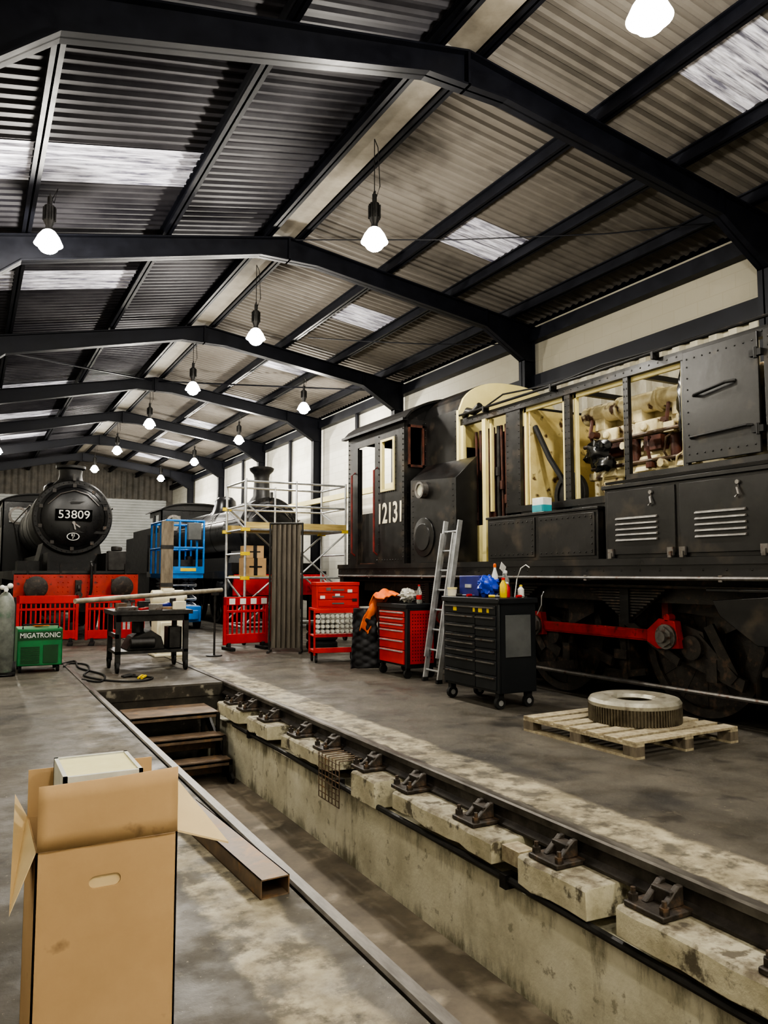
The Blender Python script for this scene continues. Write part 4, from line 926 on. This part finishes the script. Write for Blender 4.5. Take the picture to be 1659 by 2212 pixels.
# ------------------------------------------------------------------ black chest
t=T('black_roller_cabinet','tall black roller tool cabinet with many drawers and grey side panel','tool cabinet',(5.25,7.2,0))
x0,x1,y0,y1=5.0,5.5,6.68,7.76
b=B(); b.box(x0+.01,x1,y0,y1,.17,1.14); b.box(x0-.02,x1+.02,y0-.02,y1+.02,1.12,1.18); b.box(x0,x0+.03,y0,y0+.05,.17,1.13);b.box(x0,x0+.03,y1-.05,y1,.17,1.13); t.p('cabinet_body',b,chest,bevel=.008)
ym=y0+.42
def drw(ya,yb,za,zb):
    b=B(); b.box(x0-.012,x0+.012,ya,yb,za,zb-.012); d=t.p('drawer',b,chest,bevel=.003)
    b=B(); b.box(x0-.034,x0-.012,ya+.02,yb-.02,zb-.042,zb-.028); t.p('drawer_handle',b,greysteel,parent=d)
drw(y0+.05,y1-.05,1.0,1.11)
z=.78
for h in (.11,.11): drw(ym+.01,y1-.05,z,z+h); z+=h
z=.52
for h in (.09,.09,.08): drw(ym+.01,y1-.05,z,z+h); z+=h
drw(ym+.01,y1-.05,.37,.52); drw(ym+.01,y1-.05,.2,.37)
z=.52
for h in (.12,.12,.12,.12): drw(y0+.05,ym,z,z+h); z+=h
drw(y0+.05,ym,.36,.52); drw(y0+.05,ym,.2,.36)
b=B(); b.box(x0+.08,x1-.08,y0-.012,y0,.55,1.0); t.p('side_panel',b,chestg,bevel=.003)
for y,w_ in ((7.5,.035),(7.0,.035),(7.12,.02),(7.08-.22,.02)):
    b=B(); b.box(x0-.016,x0-.0125,y-w_,y+w_,1.02,1.08); t.p('warning_sticker',b,yell)
for x in (x0+.06,x1-.06):
    for y in (y0+.08,y1-.08):
        b=B(); b.cyl((x,y-.022,.065),(x,y+.022,.065),.065,n=18); b.box(x-.035,x+.035,y-.03,y+.03,.1,.17); c_=t.p('castor',b,rubber)
        b=B(); b.cyl((x,y-.026,.065),(x,y+.026,.065),.03,n=14); t.p('castor_hub',b,alu,parent=c_)
b=B(); b.tube([(5.5,6.66,1.0),(5.53,6.62,1.1),(5.52,6.6,1.2),(5.55,6.6,1.25)],.006,6); t.p('side_hook',b,alu)
Z=1.182
t=T('blue_case','dark blue plastic tool case on the black cabinet','tool case',(5.30,7.45,Z),local=True)
b=B(); b.box(-.15,.12,-.2,.2,0,.24); t.p('case_body',b,bluecase,bevel=.01)
b=B(); b.box(-.165,-.15,-.06,.06,.1,.14); t.p('latch',b,alu)
b=B(); b.ball((5.16,7.08,Z+.12),.13,24,14,(.9,1,.85),.5,4,6); O('blue_bag',b,bluebag,(5.16,7.08,Z),'crumpled bright blue plastic bag on the black cabinet','plastic bag')
def bottle(loc,m,capm,h,r,name,lab):
    t=T(name,lab,'bottle',loc,local=True); b=B(); b.lathe([(r*.9,0),(r,.01),(r,h*.65),(r*.45,h*.82),(r*.4,h*.88)],(0,0,0),'z',16); t.p('bottle_body',b,m)
    b=B(); b.lathe([(r*.5,h*.88),(r*.5,h*.97),(r*.2,h)],(0,0,0),'z',12); t.p('bottle_cap',b,capm); return t
bottle((5.2,6.86,Z),yell,redpl,.22,.04,'oil_bottle','yellow oil bottle with red cap on the black cabinet')
bottle((5.32,6.95,Z),redpl,whitep,.17,.035,'oil_bottle','red oil bottle with white cap on the black cabinet')
bottle((5.38,6.78,Z),whitep,yell,.14,.035,'oil_bottle','white squeeze bottle with yellow cap on the black cabinet')
bottle((5.43,7.12,Z),clearp,whitep,.3,.045,'spray_bottle','clear spray bottle standing on the black cabinet')
bottle((5.34,7.20,Z),whitep,orange,.38,.035,'sealant_tube','tall white and orange tube on the black cabinet')
t=T('grease_tub','cream plastic tub with lid on the black cabinet','tub',(5.07,7.68,Z),local=True)
b=B(); b.lathe([(.05,0),(.055,.08)],(0,0,0),'z',18); t.p('tub_body',b,numcream); b=B(); b.cyl((0,0,.08),(0,0,.1),.06,n=18); t.p('tub_lid',b,creamc)
for k,(x,y,a,m) in enumerate(((5.02,7.3,.2,redpl),(5.05,6.93,-.6,yell),(5.28,6.73,.1,redpl),(5.02,7.52,-.9,darksteel))):
    t=T('hand_tool','small screwdriver with coloured handle on the black cabinet','screwdriver',(x,y,Z),a,True)
    b=B(); b.cyl((0,0,.016),(.07,0,.016),.015,n=8); t.p('handle',b,m); b=B(); b.cyl((.07,0,.016),(.12,0,.016),.005,n=6); t.p('shaft',b,alu)
b=B(); b.tube([(5.45,6.98,Z),(5.46,6.95,Z+.2),(5.46,6.88,Z+.32),(5.47,6.8,Z+.36),(5.47,6.74,Z+.33)],.006,6); O('bent_wire',b,whitep,(5.45,6.98,Z),'thin white bent wire rising from the black cabinet','wire')
t=T('card_label','small white card label standing on the black cabinet','card',(5.47,7.22,Z),.4,True)
b=B(); b.obox((0,0,.33),(.12,.004,.09),(0,.5,0)); b.cyl((0,0,0),(0,0,.31),.004,n=6); t.p('card',b,whitep)

# ------------------------------------------------------------------ ladder
t=T('aluminium_ladder','aluminium ladder leaning against the black diesel locomotive','ladder',(5.5,8.85,0))
def LP(s,y): return Vector((5.5+.36*s,y,.0+2.17*s))
for y in (8.67,9.02): b=B(); b.bar(LP(0,y),LP(1,y),.03,.065,(1,0,0)); t.p('stile',b,alu)
for y in (8.70,8.99): b=B(); b.bar(LP(.15,y)+Vector((-.05,0,0)),LP(.92,y)+Vector((-.05,0,0)),.025,.055,(1,0,0)); t.p('stile',b,alu)
for i in range(8): b=B(); b.cyl(LP(.07+i*.123,8.67),LP(.07+i*.123,9.02),.014,n=8); t.p('rung',b,alu)
for y in (8.67,9.02): b=B(); b.obox(LP(.012,y),(.08,.045,.05)); t.p('foot',b,rubber)

# ------------------------------------------------------------------ pallet + ring
t=T('wooden_pallet','pale wooden pallet lying on the concrete floor','pallet',(5.23,5.12,0),math.radians(2),True)
for i in range(7):
    y=-.66+i*.197; b=B(); b.box(-.63,.63,y,y+.138,.115,.137); t.p('deck_board',b,wood,bevel=.003)
for x in (-.63,-.05,.53):
    for za,zb in ((.095,.115),(0,.02)):
        b=B(); b.box(x,x+.1,-.66,.66,za,zb); t.p('stringer_board',b,wood)
    for y in (-.66,-.07,.53):
        b=B(); b.box(x,x+.1,y,y+.13,.02,.095); t.p('pallet_block',b,oldwood)
t=T('cast_metal_ring','round cast metal ring with toothed rim lying on the pallet','metal ring',(5.33,5.12,.138),local=True)
b=B(); b.ring([(.17,.17),(.20,.20),(.33,.215),(.385,.20),(.405,.17),(.40,.14),(.36,.14),(.20,.15)],(0,0,0),'z',72); t.p('ring_top',b,ringm)
b=B(); b.ring([(.37,0),(.39,0),(.39,.15),(.37,.15)],(0,0,0),'z',72)
for i in range(90):
    a=2*pi*i/90; b.obox((.395*math.cos(a),.395*math.sin(a),.07),(.02,.012,.14),(0,0,a))
t.p('toothed_rim',b,ringd)

# ------------------------------------------------------------------ welding table and clutter
t=T('welding_table','rusty steel wheeled welding table cluttered with parts','table',(2.45,12.15,0))
x0,x1,y0,y1=1.93,2.98,11.75,12.55
b=B(); b.box(x0-.05,x1+.05,y0-.05,y1+.05,.84,.9); t.p('table_top',b,darksteel)
b=B()
for x in (x0,x1-.07):
    for y in (y0,y1-.07): b.box(x,x+.07,y,y+.07,.12,.86)
b.box(x0,x1,y0,y1,.27,.31); b.box(x0,x1,y0,y0+.03,.74,.86); b.box(x0,x0+.04,y0,y1,.50,.56)
t.p('table_frame',b,darksteel)
for x in (x0+.03,x1-.03):
    for y in (y0+.03,y1-.03):
        b=B(); b.cyl((x-.02,y,.08),(x+.02,y,.08),.08,n=18); b.box(x-.03,x+.03,y-.04,y+.04,.1,.16); t.p('castor',b,rubber)
t=T('drill_motor','dark metal machine on the lower shelf of the welding table','machine',(2.45,12.1,.312))
b=B(); b.prism([(2.1,.312),(2.66,.312),(2.6,.5),(2.45,.6),(2.2,.5)],'y',11.85,12.4); b.cyl((2.15,11.85,.42),(2.5,11.85,.42),.08); b.cyl((2.3,12.1,.55),(2.3,12.1,.72),.09); t.p('casing',b,darksteel,bevel=.01)
t=T('steel_box','open dark steel box on the lower shelf of the welding table','box',(2.82,12.0,.312))
b=B(); b.panel('y',11.84,11.86,2.7,2.9,.312,.64); b.panel('y',12.1,12.12,2.7,2.9,.312,.64); b.box(2.7,2.72,11.84,12.12,.312,.64); b.box(2.88,2.9,11.84,12.12,.312,.64); b.box(2.7,2.9,11.84,12.12,.312,.33); t.p('box_body',b,darksteel)
t=T('bench_vise','grey steel vise bolted to the welding table','vise',(2.2,12.42,.902),local=True)
b=B(); b.box(-.1,.1,-.08,.08,0,.04); b.box(-.05,.05,-.05,.05,.04,.12); t.p('vise_body',b,greysteel,bevel=.008)
for xa,xb in ((-.09,.0),(.02,.1)):
    b=B(); b.box(xa,xb,-.07,.07,.10,.135); t.p('vise_jaw',b,darksteel)
for k,(x,y,l,a,hh) in enumerate(((2.1,11.86,.3,.2,.05),(2.6,12.0,.45,-.3,.04),(2.87,11.90,.2,.4,.12),(2.6,12.28,.4,.1,.06),(2.35,11.95,.2,.9,.03),(2.85,12.25,.2,1.2,.16),(2.05,12.12,.16,.5,.10),(2.4,12.2,.18,.1,.12),(2.5,11.83,.2,-.2,.09))):
    b=B(); b.obox((0,0,hh/2),(l,.07,hh)); o=obj('metal_offcut',b,[greysteel,tubeS,numcream,greysteel,redpl,darksteel,tubeS,darksteel,greysteel][k],bevel=.004); o.location=(x,y,.901); o.rotation_euler=(0,0,a); o['label']='short metal offcut lying on the welding table'; o['category']='metal offcut'; o['group']='offcuts on the welding table'
t=T('angle_grinder','dark angle grinder lying on the welding table','angle grinder',(2.72,12.14,.902),.7,True)
b=B(); b.cyl((-.16,0,.05),(.06,0,.05),.035,n=14); b.cyl((.06,0,.05),(.13,0,.05),.045,n=14); t.p('grinder_body',b,bluecase); b=B(); b.cyl((.1,0,.0),(.1,0,.008),.06,n=24); b.cyl((.1,0,.008),(.1,0,.03),.015); t.p('grinding_disc',b,darksteel)
b=B(); b.cyl((1.38,11.95,1.045),(4.0,13.5,1.15),.038,n=16); O('long_pipe',b,pipem,(2.7,12.7,1.05),'long pale pipe resting across the welding table and a stand','pipe')
t=T('pipe_stand','dark steel post supporting the end of the long pipe','stand',(3.86,13.418,0),local=True)
b=B(); b.cyl((0,0,.02),(0,0,1.06),.018); b.box(-.06,.06,-.04,.04,1.06,1.105); b.cyl((0,0,0),(0,0,.02),.14,n=24); t.p('stand_post',b,darksteel)
t=T('timber_post','weathered timber board standing upright with steel bands','timber board',(3.25,14.5,0),local=True)
b=B(); b.box(-.11,.11,-.03,.03,0,2.42); t.p('board',b,oldwood,bevel=.005)
for z in (1.2,1.9): b=B(); b.box(-.115,.115,-.034,.034,z,z+.07); t.p('band',b,darksteel)
t=T('cream_machine','cream painted machine casing behind the welding table','machine',(3.15,13.95,0),local=True)
b=B(); b.box(-.22,.22,-.25,.25,.04,.75); b.box(-.17,.17,-.28,-.25,.2,.6); b.box(-.26,.26,-.28,.28,0,.05); t.p('casing',b,numcream,bevel=.03)
b=B(); b.cyl((0,0,.75),(0,0,.95),.12); b.cyl((-.28,0,1.02),(.28,0,1.02),.13,n=20); b.cyl((.28,0,1.02),(.34,0,1.02),.05); b.box(-.1,.1,-.1,.1,1.12,1.18); t.p('motor',b,numcream,bevel=.01)
t=T('welding_machine','green wheeled welding machine standing on the floor','welder',(.97,12.75,0))
b=B(); b.box(.67,1.28,12.4,13.1,.1,.64); t.p('welder_case',b,green,bevel=.015)
b=B()
for i in range(9): b.box(.72,.97,12.39,12.40,.14+i*.028,.155+i*.028)
t.p('vent_grille',b,greend)
b=B(); b.box(1.02,1.22,12.385,12.4,.14,.4); t.p('socket_panel',b,greend)
b=B(); b.box(.68,1.27,12.392,12.4,.48,.60); t.p('name_band',b,greend)
text('MIGATRONIC',.1,whitep,t,(.975,12.388,.54),'-y','maker_name',width=.54,bold=.001)
for x in (.72,1.23):
    for y in (12.5,13.0): b=B(); b.cyl((x-.02,y,.06),(x+.02,y,.06),.06,n=14); t.p('castor',b,rubber)
b=B(); b.tube([(.74,12.42,.64),(.74,12.42,.7),(1.22,12.42,.7),(1.22,12.42,.64)],.012); t.p('handle',b,rubber)
t=T('glove','orange and grey work glove on the green welding machine','glove',(.97,12.75,.645),.3,True)
b=B(); b.ball((0,0,.025),.07,12,8,(1.2,.8,.35),.3,3,1)
for i in range(4): b.tube([(.05,-.04+i*.027,.02),(.10,-.045+i*.03,.02),(.14,-.045+i*.03,.015)],.012,6)
b.tube([(.0,.05,.02),(.04,.09,.02)],.013,6); t.p('glove_body',b,orange)
t=T('gas_cylinder','tall grey gas cylinder with white valve cap on a trolley','gas cylinder',(.49,12.2,0),local=True)
b=B(); b.lathe([(.11,.06),(.125,.08),(.125,1.0),(.10,1.1),(.05,1.17),(.03,1.18)],(0,0,0),'z',28); t.p('cylinder_body',b,cylm)
b=B(); b.cyl((0,0,1.17),(0,0,1.27),.025); b.cyl((0,-.02,1.22),(0,-.1,1.22),.03); b.ball((.05,-.08,1.27),.04,10,6); b.ball((-.05,-.08,1.25),.035,10,6); t.p('regulator',b,whitep)
b=B(); b.box(-.16,.15,-.1,.18,.03,.06); b.tube([(-.13,.14,.05),(-.13,.16,1.1),(.13,.16,1.1),(.13,.14,.05)],.014); t.p('cylinder_trolley',b,rubber)
for x in (-.16,.14): b=B(); b.cyl((x-.02,.06,.1),(x+.02,.06,.1),.1); t.p('trolley_wheel',b,rubber)
for k,pts in enumerate(([(1.36,12.9,.015),(1.5,13.3,.015),(1.7,13.0,.015),(1.65,12.3,.015),(1.5,11.6,.015),(1.75,10.9,.015),(2.1,10.7,.015),(2.3,11.0,.015),(2.0,11.3,.015)],[(1.36,13.3,.015),(1.6,13.6,.015),(1.55,12.6,.015),(1.75,11.6,.015),(1.6,10.9,.015),(1.4,11.3,.015)])):
    P=[Vector(p) for p in pts]; Q=[]
    for i in range(len(P)-1):
        p0=P[max(i-1,0)];p1=P[i];p2=P[i+1];p3=P[min(i+2,len(P)-1)]
        for s in range(6):
            q=s/6; Q.append(.5*((2*p1)+(-p0+p2)*q+(2*p0-5*p1+4*p2-p3)*q*q+(-p0+3*p1-3*p2+p3)*q**3))
    b=B(); b.tube(Q,.013,7); O('welding_cable',b,rubber,(1.7,12,0),'black welding cable trailing over the floor','cable')
for k,(x,y,a) in enumerate(((1.95,11.2,.3),(2.15,10.95,1.0))):
    t=T('clamp','small steel clamp lying on the floor by the table','clamp',(x,y,0),a,True)
    b=B(); b.tube([(0,0,.02),(.14,0,.03),(.2,.05,.02)],.018,8); b.tube([(0,.05,.02),(.12,.05,.04),(.2,.03,.02)],.015,8); t.p('clamp_jaw',b,[darksteel,yell][k])

# ------------------------------------------------------------------ foreground
b=B(); w=.14;h=.085; y0,y1=-.68,.68
b.box(-w/2,w/2,y0,y1,0,.006).box(-w/2,w/2,y0,y1,h-.006,h).box(-w/2,-w/2+.006,y0,y1,0,h).box(w/2-.006,w/2,y0,y1,0,h)
o=obj('steel_box_section',b,tubeS); o.location=(1.235,4.06,0); o['label']='rusty rectangular hollow steel section lying beside the rail'; o['category']='steel tube'; o.rotation_euler=(0,0,math.radians(3))
t=T('open_cardboard_box','tall open brown cardboard box with hand hole and flaps','cardboard box',(.39,2.65,0))
xa,xb,ya,yb,zh=.20,.60,2.45,2.83,.655; th=.006
b=B(); sx0,sx1,sz0,sz1=.345,.435,.530,.566
b.panel('y',ya,ya+th,xa,xb,0,zh,[(sx0,sx1,sz0,sz1)])
for (cx_,s_) in ((sx0,1),(sx1,-1)):
    for zc_,t_ in ((sz0,1),(sz1,-1)):
        poly=[(cx_,zc_)]; cc=(cx_+s_*.018,(sz0+sz1)/2)
        for i in range(7):
            a=i/6*pi/2; poly.append((cc[0]-s_*.018*math.cos(a),cc[1]-t_*.018*math.sin(a)))
        b.prism(poly,'y',ya,ya+th)
b.box(xa,xa+th,ya,yb,0,zh); b.box(xb-th,xb,ya,yb,0,zh); b.box(xa,xb,yb-th,yb,0,zh); b.box(xa,xb,ya,yb,0,th)
t.p('box_body',b,cardb)
b=B(); b.box(sx0-.02,sx1+.02,ya+.007,ya+.012,sz0-.03,sz1+.02); t.p('hand_hole_flap',b,cardin)
b=B(); n=14; vs=[]; fs=[]
for i in range(n+1):
    u=i/n; x=xa+.002+(xb-xa-.004)*u
    for j in range(5):
        q=j/4; z=zh+.004+(.183+.010*u)*q; y=ya-.006-.012*q*math.sin(u*3+.5)+.006*noise.noise(Vector((u*3,q*3,2))); vs.append((x,y,z))
for i in range(n):
    for j in range(4): fs.append((i*5+j,i*5+5+j,i*5+6+j,i*5+1+j))
b.add(vs,fs); o=t.p('box_flap',b,cardb); md=o.modifiers.new('t','SOLIDIFY'); md.thickness=.005
def flapq(p):
    b=B(); q=[(x,y,z+.006) for x,y,z in p]; b.add(p+q,[(0,1,2,3),(4,5,6,7),(0,1,5,4),(1,2,6,5),(2,3,7,6),(3,0,4,7)]); t.p('box_flap',b,cardin)
flapq([(xa,ya,zh),(xa,yb,zh),(.165,2.86,.72),(.137,2.44,.50)])
flapq([(xb,ya,zh),(xb,yb,zh),(.67,2.77,.73),(.765,2.46,.59)])
b=B(); b.prism([(xa+.002,zh),(xb-.002,zh),(xb-.004,zh+.15),(xa+.001,zh+.15)],'y',yb-.004,yb+.001); t.p('box_flap',b,cardb)
t=T('air_filter','pale cream pleated air filter standing inside the open box','filter',(.388,2.645,.01),local=True)
b=B(); 
b.box(-.115,.115,-.14,-.128,0,.835); b.box(-.115,.115,.128,.14,0,.835); b.box(-.115,-.103,-.14,.14,0,.835); b.box(.103,.115,-.14,.14,0,.835); t.p('filter_frame',b,filtf)
b=B(); b.box(-.103,.103,-.128,.128,.02,.826)
for i in range(14): y=-.126+i*.018; b.prism([(y,.825),(y+.009,.832),(y+.018,.825)],'x',-.103,.103)
t.p('pleats',b,filt)

w=bpy.data.worlds.new('world'); SC.world=w; w.use_nodes=True; w.node_tree.nodes['Background'].inputs[0].default_value=(.01,.012,.02,1); w.node_tree.nodes['Background'].inputs[1].default_value=.2
SC.view_settings.look='AgX - High Contrast'; SC.view_settings.exposure=.32
